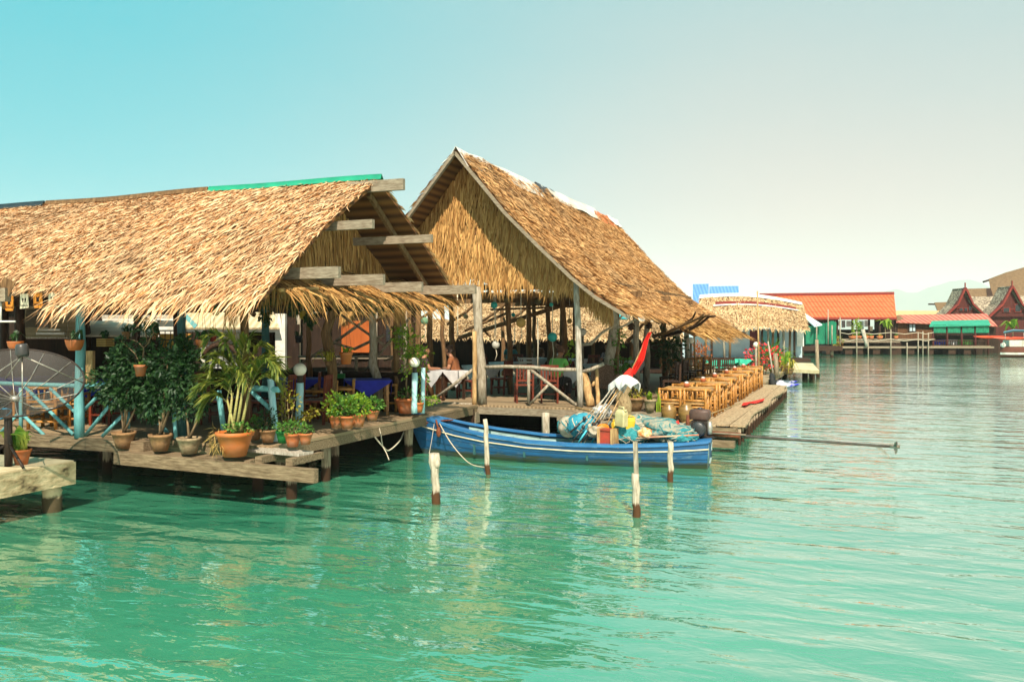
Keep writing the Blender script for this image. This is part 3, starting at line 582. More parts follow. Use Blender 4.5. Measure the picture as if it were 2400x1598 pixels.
# branches used as braces on the seaward side
for i, (pts, y, r, m) in enumerate(((((1358, 808), (1385, 806), (1410, 780), (1440, 762), (1462, 735)), 1.2, .045, W_GREYV), (((1440, 770), (1462, 764), (1490, 748)), 1.2, .03, W_GREYV), (((1470, 800), (1490, 782), (1505, 762), (1530, 745)), 5.2, .055, W_BROWN),
    (((1530, 788), (1566, 778), (1600, 762), (1640, 745), (1650, 735)), 4.2, .05, W_BROWN), (((1555, 788), (1590, 778), (1625, 765), (1650, 742), (1662, 738)), 4.4, .055, W_BROWN), (((1560, 787), (1620, 770), (1640, 760), (1662, 742), (1676, 741)), 4.0, .05, W_DARK), (((1600, 762), (1624, 745), (1630, 732)), 4.2, .03, W_DARK))):
    v = [PY(*p, y-(1.9*k/(len(pts)-1) if y > 3.5 and y < 5 else 0)) for k, p in enumerate(pts)]; MB().tube(v, [r*(1-.13*k) for k in range(len(v))], 7).build('branch_brace', m, pav)
# ------------------------------------------------------------------ pavilion floor and railing
pd = deck('pavilion_floor', 'raised plank floor under the tall thatched pavilion', -9, .95, -.12, 15.5, FZ, [(x, y) for x in (-8, -5.5, -3, -.2, .8) for y in (.3, 4, 8, 12)], W_DECK, W_GREY)
MB().box((-1.85, -.165, FZ-.135), (5.1, .06, .17)).build('edge_beam', W_GREY, pd)
MB().box((-4, 6, .28), (10, .06, 1.0)).build('added_dark_wall', W_DARK, pd); MB().box((.55, 8, .28), (.06, 14, 1.0)).build('added_dark_wall', W_DARK, pd)  # dark walls added below the floor, blocking the bright view through
g = PY(1107, 985, -.25); MB().box((g.x, g.y, g.z+.08), (.30, .22, .26)).build('timber_block', W_GREY, pd)
for px, py, yy in ((1279, 968, -.6), (1112, 990, -.1)):
    v = PY(px, py, yy); MB().log((v.x, v.y, -1), (v.x, v.y, v.z if px > 1200 else FZ-.1), .10, .09, px, wob=.15).build('pile', W_PILED, pd)
MB().box((.1, -.30, .62), (1.0, .30, .10)).box((1.2, -.2, .55), (1.4, .4, .08)).build('step_board', W_GREY, pd)
pr = thing('log_railing', 'rustic pole railing across the front of the tall pavilion', 'railing', (-1, 0, FZ))
def pseg(nm, pts, r, y=-.02, m=W_GREYV, rr=None): MB().tube([PY(*p, y) for p in pts], rr or r, 8).build(nm, m, pr)
pseg('top_rail', ((1128, 861), (1185, 859), (1250, 861), (1300, 866), (1352, 866)), .045); pseg('top_rail', ((1362, 872), (1385, 866), (1415, 852)), .045, .4)
pseg('post', ((1239, 866), (1239, 945)), .04); pseg('strut', ((1243, 866), (1290, 902), (1352, 950)), .038); pseg('strut', ((1241, 948), (1285, 902)), .034)
pseg('strut', ((1108, 866), (1065, 900), (1022, 932)), .04, -.1); pseg('strut', ((998, 963), (1040, 950), (1068, 944)), .035, -.3); pseg('sill_log', ((1038, 945), (1110, 948)), .035, -.16)
# ------------------------------------------------------------------ blue longtail boat
BS, BB = Vector((3.36, -2.15, 0)), Vector((-3.10, -2.68, 0)); BU = (BB-BS).normalized(); BV = Vector((-BU.y, BU.x, 0)); BL = (BB-BS).length
if BV.y > 0: BV = -BV                              # towards the camera
def bp(t, side, z): return BS+BU*(BL*t)+BV*side+Vector((0, 0, z))
T = [0, .04, .12, .25, .4, .55, .7, .8, .88, .94, .975, 1.0]
half = lambda t: np.interp(t, [0, .1, .3, .5, .7, .82, .92, .97, 1], [.50, .60, .68, .68, .58, .43, .24, .12, .045])
sheer = lambda t: np.interp(t, [0, .1, .3, .5, .65, .8, .9, 1], [.50, .43, .355, .36, .43, .58, .72, .86])
boat = thing('longtail_boat', 'blue wooden longtail boat moored in front of the tall pavilion', 'boat', (.1, -2.4, 0))
rows = []
def rake(t): return np.interp(t, [0, .12, .75, 1], [.06, 0, 0, -.55])      # how far the keel line shifts from the sheer point
for t in T:
    hb, sh_ = half(t), sheer(t); r = []
    for s_, zf, wf in ((-1, 1, 1), (-1, .62, .97), (-1, .25, .88), (-1, -.15, .66), (0, -.42, 0), (1, -.15, .66), (1, .25, .88), (1, .62, .97), (1, 1, 1)):
        z = sh_*zf if zf > 0 else zf*.55; k = (1-zf)/1.42; tt = t+rake(t)*k/BL*1.0
        r.append(bp(tt, s_*hb*wf, z))
    rows.append(r)
hm = MB().sheet(rows)
hm.add(rows[0], [tuple(range(9))])
hull_o = hm.build('hull', BLUE, boat)
SEAM = mat('dark_seam', (.006, .035, .09), (.02, .05, .08), 9, .8)  # dark blue for the thin lines along the plank joints
for zf, wf in ((.62, .972), (.40, .93), (.20, .865)):
    for s_ in (-1, 1): MB().tube([bp(t+rake(t)*(1-zf)/1.42/BL, s_*half(t)*wf, sheer(t)*zf) for t in T[:11]], .004, 5).build('plank_seam', SEAM, boat)
inn = []
for t in T[:8]:
    hb, sh_ = half(t)*.90, sheer(t); inn.append([bp(t, s_*hb*wf, z) for s_, z, wf in ((-1, sh_-.02, 1), (-1, .12, .88), (0, .06, 0), (1, .12, .88), (1, sh_-.02, 1))])
MB().sheet(inn).build('inner_lining', INNER, boat)
for s_ in (-1, 1):
    MB().sheet([[bp(t, s_*half(t)*1.06, sheer(t)+.012), bp(t, s_*half(t)*.80, sheer(t)+.022)] for t in T], -s_*.05).build('gunwale', BLUE_L, boat)
    q = MB(); q.tube([bp(t, s_*half(t)*1.005+s_*.006, sheer(t)*.80) for t in T], .013, 6); q.build('cream_stripe', CREAM, boat)
MB().sheet([[bp(t, -half(t)*.98, sheer(t)+.03), bp(t, 0, sheer(t)+.05), bp(t, half(t)*.98, sheer(t)+.03)] for t in (.865, .9, .94, .975, 1.0)], .03).build('foredeck', BLUE_L, boat)
MB().sheet([[bp(t, -half(t)*.98, sheer(t)+.03), bp(t, half(t)*.98, sheer(t)+.03)] for t in (-.005, .04, .085)], .04).build('stern_deck', BLUE_L, boat)
for t in (.30, .47, .66, .78): MB().beam(bp(t, -half(t)*.92, sheer(t)-.09), bp(t, half(t)*.92, sheer(t)-.09), .16, .035).build('thwart', INNER, boat)
for t in (.2, .36, .56, .73): 
    for s_ in (-1, 1): MB().beam(bp(t, s_*half(t)*.90, .10), bp(t, s_*half(t)*.93, sheer(t)-.03), .05, .05).build('rib', TEALD, boat)
# engine on its pivot, long shaft and propeller
eng = MB(); e = bp(.035, -.05, 0)
ez = .58
def eb(dx, dy, z, sx, sy, sz): return (e+Vector((dx, dy, z)), (sx, sy, sz))
eo = tag(MB().box(*eb(.02, 0, ez+.16, .30, .30, .30)).build('engine', IRON, boat), 'black long-shaft engine on the stern')
MB().lathe([(.0001, 0), (.13, 0), (.15, .03), (.15, .09), (.12, .12), (.0001, .12)], e+Vector((.02, -.17, ez+.16)), 18, rot=Matrix.Rotation(R(90), 3, 'X')).build('flywheel', BLACK, eo)
TB = [[(x*k*.20, y*k*.12, z) for x, y in ((-1, -.7), (-.85, -1), (.85, -1), (1, -.7), (1, .7), (.85, 1), (-.85, 1), (-1, .7), (-1, -.7))] for k, z in ((.90, 0), (1, .03), (1, .15), (.90, .19), (.5, .2), (.01, .2))]
MB().sheet([[e+Vector(p)+Vector((.02, 0, ez+.33)) for p in r_] for r_ in TB]).build('fuel_tank', mat('tank_paint', (.06, .04, .034), (.11, .06, .045), 7, .45, .1), eo)
MB().lathe([(.0001, 0), (.05, 0), (.05, .05), (.0001, .06)], e+Vector((.02, 0, ez+.51)), 10).build('tank_cap', BLACK, eo)
MB().tube([e+Vector((-.14, -.1, ez+.08)), e+Vector((-.2, -.12, ez+.2)), e+Vector((-.2, -.12, ez+.42))], [.035, .04, .03], 8).build('exhaust', RUST, eo)
MB().lathe([(.0001, 0), (.05, 0), (.055, .12), (.04, .26), (.0001, .26)], e+Vector((.22, -.08, ez+.05)), 10).build('air_filter', STEEL, eo)
MB().beam(e+Vector((0, 0, .34)), e+Vector((0, 0, ez+.03)), .12).build('pivot_post', IRON, eo)
MB().beam(e+Vector((-.16, .0, ez)), e+Vector((.3, 0, ez)), .26, .05).build('engine_bed', IRON, eo)
s0 = e+Vector((.15, 0, ez+.06)); s1 = PY(2085, 1046, -2.3)
so_ = MB().tube([s0, s0.lerp(s1, .25), s1], [.042, .027, .023], 8).build('drive_shaft', mat('dark_shaft', (.10, .09, .075), (.05, .042, .034), 9, .5, .1, metal=.2), boat)
MB().tube([s0, s0.lerp(s1, .2)], .055, 8).build('shaft_housing', RUST, boat)
q = MB(); dirs = (s1-s0).normalized(); c = s1+dirs*.10; q.tube([s1, s1+dirs*.17], .028, 8)
for k in range(3):
    a = k*2*math.pi/3+.5; u = Vector((0, math.cos(a), math.sin(a))); v = dirs.cross(u)
    q.add([c+u*.02-v*.02-dirs*.03, c+u*.10-v*.06-dirs*.02, c+u*.135+v*.01, c+u*.09+v*.06+dirs*.03, c+u*.02+v*.02+dirs*.03], [(0, 1, 2, 3, 4)])
q.build('propeller', STEEL, boat)
f0 = s1-dirs*.28; fin = [Vector(p) for p in ((0, 0, 0), (.13, 0, -.10), (.28, 0, -.21), (.32, 0, -.225), (.28, 0, -.18), (.18, 0, -.07), (.10, 0, 0))]
MB().add([f0+p+Vector((0, -.006, 0)) for p in fin]+[f0+p+Vector((0, .006, 0)) for p in fin], [tuple(range(6, -1, -1)), tuple(range(7, 14))]+[(i, (i+1) % 7, (i+1) % 7+7, i+7) for i in range(7)]).build('skeg', STEEL, boat)
a, b = PY(1662, 1014, -2.2), PY(1748, 1019, -2.2)
MB().tube([a, b], .016, 6).build('tiller', W_GREY, boat)
# anchor and mooring lines
an = thing('rusty_anchor', 'rusty iron anchor hanging over the bow of the blue boat', 'anchor', PY(1027, 1000, -3.05))
MB().tube([PY(1022, 984, -3.0), PY(1027, 1004, -3.05)], .02, 7).build('shank', RUST, an)
MB().ball(PY(1028, 1012, -3.05), (.055, .04, .11)).build('fluke', RUST, an)
MB().tube([PY(998, 991, -2.9), PY(1030, 986, -2.8), PY(1062, 984, -2.6)], .014, 6).build('stock', RUST, an)
def rope(label, pts, r=.012, m=ROPE, cat='rope', nm='mooring_rope'):
    P = [Vector(p) for p in pts]; out_ = []
    for i in range(len(P)-1):
        for k in range(4):
            t = k/4; p0 = P[max(i-1, 0)]; p1 = P[i]; p2 = P[i+1]; p3 = P[min(i+2, len(P)-1)]
            out_.append(.5*((2*p1)+(p2-p0)*t+(2*p0-5*p1+4*p2-p3)*t*t+(3*p1-p0-3*p2+p3)*t**3))
    out_.append(P[-1]); return tag(MB().tube(out_, r, 6).build(nm, m, origin=P[0]), label, cat)
rope('white rope sagging from the deck edge to the blue bow', [G(865, 1000, .8)]+[PY(px, py, y) for px, py, y in ((880, 1025, -5.0), (900, 1049, -4.8), (912, 1055, -4.5), (935, 1035, -4), (945, 1015, -3.3), (957, 985, -2.75))], .014)
rope('thin frayed cord dangling from the deck edge', [G(888, 1000, .8)]+[PY(px, py, -5.2) for px, py in ((893, 1020), (897, 1045), (905, 1060), (912, 1078))], .009)
rope('slack rope from the rusty anchor to the thin mooring pole', [PY(px, py, y) for px, py, y in ((1030, 992, -3.0), (1055, 1035, -3.4), (1085, 1072, -3.8), (1110, 1090, -4.2), (1148, 1096, -4.6))], .011)
rope('thin line from the bow down to the thick pale pole', [PY(px, py, y) for px, py, y in ((1018, 990, -2.9), (1012, 1030, -3.6), (1006, 1062, -5.4))], .006)
# ------------------------------------------------------------------ mooring poles in the water
def pole(nm, label, px, pyt, pyb, r0, r1, seed, lean=0, bulb=0, wob=.2):
    g = G(px, pyb, 0); d = (g-CAM).dot(Vector((-SR, CR, 0))); top = W(px+lean, pyt, d)
    q = MB(); pts = [Vector((g.x, g.y, -1.2))]; rr = [r0]; rg = random.Random(seed)
    for k in range(7):
        t = k/6; p = g.lerp(top, t)+Vector((rg.uniform(-1, 1), rg.uniform(-1, 1), 0))*r0*wob; pts.append(p); rr.append((r0+(r1-r0)*t)*rg.uniform(.93, 1.08)+(bulb*r0 if k == 5 else 0)+(bulb*.75*r0 if k == 6 else 0))
    q.tube(pts, rr, 11)
    if bulb: q.ball(pts[-2]+Vector((.045, -.02, -.02)), (.06, .06, .09), 10, 7)
    return tag(q.build(nm, W_PILE, origin=(g.x, g.y, 0)), label, 'mooring pole', 'mooring poles in the water')
pole('mooring_pole', 'thick bleached mooring pole with a knobbly head, in open water', 1023, 1062, 1180, .066, .060, 1, -6, .45)
pole('mooring_pole', 'slim mooring pole in front of the bow half of the blue boat', 1143, 982, 1112, .049, .042, 2, -6)
mp_ = pole('mooring_pole', 'split mooring pole with a narrow grey stick lashed to it', 1493, 1110, 1211, .060, .052, 3, -4)
pole('mooring_pole', 'mooring pole beside the stern of the blue boat', 1572, 1036, 1128, .052, .048, 4, -1)
pole('mooring_pole', 'short pile standing behind the blue boat under the pavilion', 1279, 968, 1052, .09, .085, 5, 0)
g = G(1493, 1207, 0); d = (g-CAM).dot(Vector((-SR, CR, 0)))
tag(MB().beam(W(1493, 1150, d-.08), W(1489, 1035, d-.05), .055, .07).build('grey_stick', W_GREYV, mp_), 'flat grey stick')
# ------------------------------------------------------------------ what lies in the boat
def lump(nm, label, cat, c, r, m, seed, amp=.18, kink=3.0, n=26, k=18, group=None):
    rg = np.random.default_rng(seed); V = []; Fs = []
    ks = rg.normal(0, kink, (6, 3)); ph = rg.random(6)*6
    for i in range(k+1):
        for j in range(n):
            a = math.pi*i/k; b = 2*math.pi*j/n; d = np.array([math.sin(a)*math.cos(b), math.sin(a)*math.sin(b), -math.cos(a)])
            f = 1+amp*sum(math.sin(float(ks[q] @ d)+ph[q])/(1+q*.4) for q in range(6))/1.6
            if d[2] < -.3: f *= .9
            V.append(np.array(c)+d*f*np.array(r))
    Fs = [(i*n+j, i*n+(j+1) % n, (i+1)*n+(j+1) % n, (i+1)*n+j) for i in range(k) for j in range(n)]
    mi_ = [0]*len(Fs)
    if nm == 'fishing_net' or nm == 'net_bag':     # cords and folds lying over the heap, part of the same mesh
        q = MB(); rd = random.Random(seed)
        for _ in range(26):
            a0, b0, da, db = rd.uniform(.9, 2.6), rd.uniform(0, 6.28), rd.uniform(-.9, .9), rd.uniform(-1.2, 1.2); pts = []
            for k_ in range(7):
                a = a0+da*k_/6; b = b0+db*k_/6; d = np.array([math.sin(a)*math.cos(b), math.sin(a)*math.sin(b), -math.cos(a)])
                f = 1+amp*sum(math.sin(float(ks[z_] @ d)+ph[z_])/(1+z_*.4) for z_ in range(6))/1.6
                pts.append(Vector(c)+Vector(d*np.array(r))*(f*1.01+rd.uniform(0, .03)))
            q.tube(pts, rd.choice((.006, .008, .012)), 5)
        o_ = len(V); V = V+[np.array(v_) for v_ in q.v]; Fs = Fs+[tuple(i_+o_ for i_ in f_) for f_ in q.f]; mi_ += [1]*len(q.f)
        return tag(mk(nm, V, Fs, [m, (NET_W, NET_T, ROPE)[seed % 3]], None, mi_, True, c), label, cat, group)
    return tag(mk(nm, V, Fs, m, None, None, True, c), label, cat, group)
BY = -2.35
def at(px, py, y=BY): return PY(px, py, y)
def rr(px, y=BY): return px/F*((y-CAM.y)/ray(1450)[1])
lump('net_bag', 'pale netting sack slumped at the left end of the net heap', 'net bag', at(1330, 1002, -2.0), (rr(26), .26, rr(27)), NET_W, 1, .10)
lump('net_bag', 'bright blue netting sack beside the pale one', 'net bag', at(1366, 1001, -2.05), (rr(38), .32, rr(32)), NET_B, 2, .10)
lump('fishing_net', 'teal fishing net bundle behind the red box', 'fishing net', at(1474, 1024, -2.4), (rr(38), .30, rr(28)), NET_T, 3, .16)
lump('fishing_net', 'large mixed teal and cream fishing net heaped toward the engine', 'fishing net', at(1565, 1010, -2.15), (rr(66), .38, rr(29)), NET_M, 4, .20, 4)
lump('fishing_net', 'cream and teal fishing net spilling over the back of the boat', 'fishing net', at(1500, 1000, -1.95), (rr(75), .34, rr(24)), NET_M, 5, .22, 4)
lump('fishing_net', 'dark teal net low against the stern', 'fishing net', at(1600, 1024, -2.5), (rr(34), .24, rr(19)), NET_T, 6, .2, 4)
lump('net_float_heap', 'heap of orange and tan net floats between the nets', 'net floats', at(1513, 1018, -2.55), (rr(17), .16, rr(14)), mat('float_mix', (.60, .20, .05), (.62, .48, .28), 12, .8, .8, wid=.12), 7, .25, 6)
lump('rag_bundle', 'white rag tied round the middle of the pole bundle', 'rag', at(1412, 965, -2.2), (rr(19), .12, rr(14)), CLOTHW, 8, .3, 4)
lump('rag_bundle', 'cream rag lying on the nets left of the orange tub', 'rag', at(1394, 1012, -2.6), (rr(14), .14, rr(12)), NET_W, 9, .3, 4)
# tub, jerrycans, box
t = thing('orange_tub', 'round orange plastic tub among the nets', 'tub', at(1413, 1015, -2.5))
MB().lathe([(.0001, -.14), (.09, -.14), (.13, -.04), (.135, .05), (.12, .08), (.10, .05), (.0001, .03)], at(1413, 1008, -2.5), 18, rot=Matrix.Rotation(R(28), 3, 'X')).build('bowl', ORANGE, t)
def jerry(label, c, s, m, rz, tilt):
    t = thing('jerrycan', label, 'jerrycan', (0, 0, 0), 'plastic jerrycans in the boat')
    w_, d_, h_ = .20*s, .13*s, .28*s; q = MB(); pr_ = []
    for z, k in ((0, .88), (.03, 1), (.75, 1), (.88, .9), (1, .55)):
        pr_.append([(x*w_/2*k, y*d_/2*k, z*h_) for x, y in ((-1, -.7), (-.8, -1), (.8, -1), (1, -.7), (1, .7), (.8, 1), (-.8, 1), (-1, .7))])
    vs = [p for r_ in pr_ for p in r_]; fs = [(i*8+j, i*8+(j+1) % 8, (i+1)*8+(j+1) % 8, (i+1)*8+j) for i in range(4) for j in range(8)]
    q.add(vs, fs+[tuple(range(7, -1, -1)), tuple(range(32, 40))]); q.build('body', m, t)
    MB().tube([(-.06*s, 0, h_*.96), (-.055*s, 0, h_*1.13), (.04*s, 0, h_*1.13), (.05*s, 0, h_*.96)], .014*s, 7).build('handle', m, t)
    MB().lathe([(.0001, 0), (.028*s, 0), (.028*s, .03*s), (.0001, .03*s)], (.075*s, 0, h_*.93), 10).build('cap', m, t)
    t.location = c; t.rotation_euler = (tilt, .12, rz)
jerry('cream plastic jerrycan hanging on the pole bundle', at(1456, 998, -2.75), 1.2, CREAMP, R(-25), R(6))
jerry('bright yellow plastic jerrycan behind the cream one', at(1474, 1006, -2.5), .9, YELLOW, R(30), R(14))
jerry('small yellow jerrycan low in the nets', at(1446, 1014, -2.4), .85, YELLOW, R(60), R(-20))
t = thing('red_wooden_box', 'upright red painted box standing in the boat behind the near gunwale', 'box', at(1425, 1048, -2.75))
c = at(1425, 1030, -2.75); MB().box(c, (.30, .20, .36), R(-14)).build('case', REDBOX, t)
for s_ in (-1, 1): MB().box(c+Vector((s_*.15*math.cos(R(-14)), s_*.15*math.sin(R(-14))-.02, .02)), (.045, .25, .42), R(-14)).build('corner_post', W_LOG, t)
MB().box(c+Vector((0, 0, .20)), (.34, .24, .03), R(-14)).build('lid', REDBOX, t)
tag(MB().tube([at(1453, 1030, -2.62), at(1530, 1024, -2.7), at(1638, 1019, -2.75)], [.022, .018, .016], 7).build('oar_shaft', mat('worn_red_pole', (.40, .10, .05), (.50, .36, .24), 3, .7, wid=.2), origin=at(1453, 1030, -2.62)), 'long reddish stick lying along the boat beside the engine', 'stick')
tag(MB().tube([at(1350, 955, -1.5), at(1440, 975, -1.8), at(1540, 996, -2.0)], [.022, .024, .018], 7).build('bamboo_pole', W_LOG, origin=at(1350, 955, -1.5)), 'long pale bamboo pole laid across the net heap', 'pole')
# bundle of marker poles with floats, weights, a white cloth and red flags
tops = [(1437, 905), (1446, 903), (1452, 908), (1458, 906), (1447, 914), (1462, 912), (1440, 910)]
bots = [(1337, 1042), (1350, 1045), (1358, 1043), (1368, 1040), (1383, 1046), (1400, 1040), (1330, 1020)]
for i, (a, b) in enumerate(zip(tops, bots)):
    p0, p1 = at(*b, -2.75+.05*i), at(*a, -2.35+.03*i)
    t = thing('marker_pole', ('first', 'second', 'third', 'fourth', 'fifth', 'sixth', 'last')[i]+' thin net marker pole from the left foot of the leaning bundle in the boat', 'marker pole', p0, 'net marker poles leaning in the boat')
    MB().tube([p0, p0.lerp(p1, .5), p1], .012, 6).build('shaft', (W_PALEV, W_GREYV, W_LOG)[i % 3], t)
    MB().tube([p0.lerp(p1, .06), p0.lerp(p1, .26)], .02, 7).build('sleeve', (BLACK, mat('cyan_tape', (.08, .45, .55), (.05, .35, .45)), BLACK)[i % 3], t)
    q = p0.lerp(p1, .30+.03*(i % 4)); MB().ball(q, (.04, .04, .05), 9, 6).build('float', (BLACK, NET_W, IRON)[i % 3], t)
c0 = at(1464, 884, -2.28); rg = random.Random(7); rows = []
hem = [.30, .16, .24, .12, .34, .20, .42, .22, .30, .14, .26, .12, .22, .10]; n_c = 42
for k in range(7):
    r_ = []
    for j in range(n_c+1):
        a = 2*math.pi*j/n_c; q_ = j/n_c*len(hem); h0, h1 = hem[int(q_) % len(hem)], hem[(int(q_)+1) % len(hem)]; dr = h0+(h1-h0)*(q_-int(q_)); t_ = k/6
        rad = (.04+.21*min(1, t_*1.5))*(1+.16*math.sin(a*5+k*.5)+.08*math.sin(a*11)); r_.append(c0+Vector((rad*math.cos(a)*1.15, rad*math.sin(a)*.7, .05*(1-t_)-dr*t_**1.4)))
    rows.append(r_)
tag(MB().sheet(rows, -.006).build('draped_cloth', mat('printed_white_cloth', (.60, .57, .53), (.34, .38, .42), 7, .85, .5, pos=.55, wid=.3), origin=c0), 'pale printed cloth draped in folds over the tops of the marker poles', 'cloth')
# furled red flag on its pole
t = thing('red_flag', 'furled red flag on a slanting pole above the marker poles', 'flag', at(1478, 878, -2.2))
MB().tube([at(1462, 905, -2.2), at(1525, 772, -2.2)], .012, 6).build('flagpole', W_LOG, t)
L_ = [(1518, 779), (1506, 800), (1498, 822), (1489, 845), (1481, 858), (1478, 872)]; R_ = [(1527, 778), (1521, 795), (1516, 818), (1512, 842), (1501, 860), (1488, 878)]; rows = []
for k, (a, b) in enumerate(zip(L_, R_)):
    rows.append([at(a[0]+(b[0]-a[0])*(.14+.74*s_), a[1]+(b[1]-a[1])*s_, -2.2+.06*math.sin(s_*17+k*.6)) for s_ in np.linspace(0, 1, 17)])
MB().sheet(rows, .012).build('cloth', REDC, t)
q = MB().sheet([[at(1476, 862, -2.22), at(1490, 868, -2.2)], [at(1460, 878, -2.25), at(1482, 884, -2.2)]], .01).build('flag_corner', REDC, t)
# second flag and pole lying over the stern
t = thing('red_flag', 'small red flag on a thin pole pointing over the terrace behind the engine', 'flag', at(1580, 1000, -2.0))
MB().tube([at(1575, 1000, -2.2), at(1736, 945, .4)], .010, 6).build('flagpole', W_LOG, t)
MB().sheet([[at(1570, 995, -2.2), at(1590, 986, -2.15)], [at(1578, 1001, -2.22), at(1593, 993, -2.15)]], .02).build('cloth', REDC, t)
q = MB(); rg = random.Random(4); rows = []
for k in range(6):
    rows.append([G(1738+k*10+j*2, 951-k*2.2-j*3+rg.uniform(-1, 1), .50+.05*rg.random()) for j in range(3)])
tag(q.sheet(rows, .01).build('red_cloth', REDC, origin=G(1745, 946, .48)), 'torn red cloth dropped on the terrace boards', 'cloth')
# ------------------------------------------------------------------ seaward terrace
TZ = .45
te = thing('terrace', 'low sunlit board terrace holding the row of bamboo tables', 'deck', (2.2, 8, 0))
nb = 9
for i in range(nb):
    x0 = .97+i*(3.58-.97)/nb; x1 = x0+(3.58-.97)/nb-.012; wv = lambda y: .025*math.sin(y*.9+i)
    ys = np.linspace(1.0+.1*(i % 3), 16.3, 14); rows = [[(x0, y, TZ+.012*(i % 2)+wv(y)*.5), (x1+(.07*math.sin(y*1.1) if i == nb-1 else 0), y, TZ+.012*(i % 2)+wv(y)*.5)] for y in ys]
    MB().sheet(rows, .04, 0, False).build('deck_board', mat('terrace_plank', (.46, .34, .20), (.27, .19, .11), 4, .85, .5, (5, .7, 5), c3=(.17, .12, .075)), te)
MB().box((2.2, 1.06, TZ-.13), (2.5, .10, .16)).build('edge_beam', W_BEAM, te); MB().box((3.42, 8.6, TZ-.115), (.10, 15, .13)).build('edge_beam', W_BEAM, te)
for i in range(24): MB().log((3.5, 1.2+i*.65, -.8), (3.5, 1.2+i*.65, TZ-.08), .045, .04, i, n=6).build('pile', W_PILED, te)
g = G(1693, 1046, .12); MB().box((g.x-.35, g.y+.1, .16), (1.2, .25, .14)).build('landing_beam', W_BEAM, te)
ft = deck('far_terrace', 'farther board terrace beyond the bamboo tables', -4, 2.7, 16.45, 30, .55, [(x, y) for x in (2.5, 0) for y in (17, 20, 23, 26, 29)], W_DECKY, W_BEAM)
# ------------------------------------------------------------------ furniture kinds (built at the origin, facing +y)
def bam_chair():
    t = thing('bamboo_chair', '', 'chair')
    for x in (-.25, .25):
        MB().tube([(x, -.24, 0), (x, -.24, .45), (x, -.26, .79)], .033, 8).build('leg', BAMB, t); MB().tube([(x, .24, 0), (x, .24, .60)], .033, 8).build('leg', BAMB, t)
        MB().tube([(x, -.27, .59), (x, .28, .60)], .030, 8).build('armrest', BAMB, t)
    q = MB()
    for i in range(9): q.tube([(-.25, -.22+i*.055, .42), (.25, -.22+i*.055, .42)], .024, 6)
    q.build('seat', BAMB_P, t)
    q = MB().tube([(-.27, -.26, .76), (.27, -.26, .76)], .03, 8).tube([(-.25, -.245, .50), (.25, -.245, .50)], .028, 8)
    for a, b in ((-.17, -.15), (-.06, -.03), (.06, .03), (.17, .15)): q.tube([(a, -.255, .75), (b*1.25, -.245, .50)], .017, 6)
    q.build('backrest', BAMB, t)
    q = MB()
    for y in (-.24, .24): q.tube([(-.25, y, .14), (.25, y, .14)], .022, 7).tube([(-.25, y, .34), (.25, y, .34)], .024, 7)
    for x in (-.25, .25): q.tube([(x, -.24, .20), (x, .24, .20)], .022, 7)
    q.build('stretchers', BAMB, t); return t
def bam_table(w_=1.12, d_=.80):
    t = thing('bamboo_table', '', 'table')
    for x in (-1, 1):
        for y in (-1, 1): MB().tube([(x*(w_/2-.06), y*(d_/2-.07), 0), (x*(w_/2-.06), y*(d_/2-.07), .72)], .040, 9).build('leg', BAMB, t)
    q = MB(); n = 12
    for i in range(n): q.beam((-w_/2, -d_/2+d_*(i+.5)/n, .745), (w_/2, -d_/2+d_*(i+.5)/n, .745), d_/n-.006, .022)
    q.build('tabletop', BAMB_P, t)
    q = MB()
    for s_ in (-1, 1): q.tube([(-w_/2-.02, s_*d_/2, .725), (w_/2+.02, s_*d_/2, .725)], .034, 8).tube([(s_*w_/2, -d_/2, .70), (s_*w_/2, d_/2, .70)], .03, 8)
    q.build('rim', BAMB, t)
    q = MB()
    for s_ in (-1, 1): q.tube([(-w_/2+.06, s_*(d_/2-.07), .22), (w_/2-.06, s_*(d_/2-.07), .22)], .025, 7).tube([(s_*(w_/2-.06), -d_/2+.07, .30), (s_*(w_/2-.06), d_/2-.07, .30)], .025, 7)
    q.build('stretchers', BAMB, t); return t
def wood_chair(m=W_RED, h=.95, nm='wooden_chair'):
    t = thing(nm, '', 'chair')
    for x in (-.2, .2):
        MB().beam((x, -.2, 0), (x, -.24, h), .045).build('leg', m, t); MB().beam((x, .2, 0), (x, .2, .45), .045).build('leg', m, t)
    MB().box((0, 0, .45), (.46, .46, .04)).build('seat', m, t)
    q = MB().box((0, -.235, h-.04), (.42, .03, .08)).box((0, -.215, .56), (.38, .025, .05))
    for x in (-.12, -.04, .04, .12): q.beam((x, -.215, .58), (x, -.235, h-.07), .045, .016)
    q.build('backrest', m, t)
    q = MB().beam((-.2, .2, .2), (.2, .2, .2), .03).beam((-.2, -.2, .2), (-.2, .2, .2), .03).beam((.2, -.2, .2), (.2, .2, .2), .03); q.build('stretchers', m, t); return t
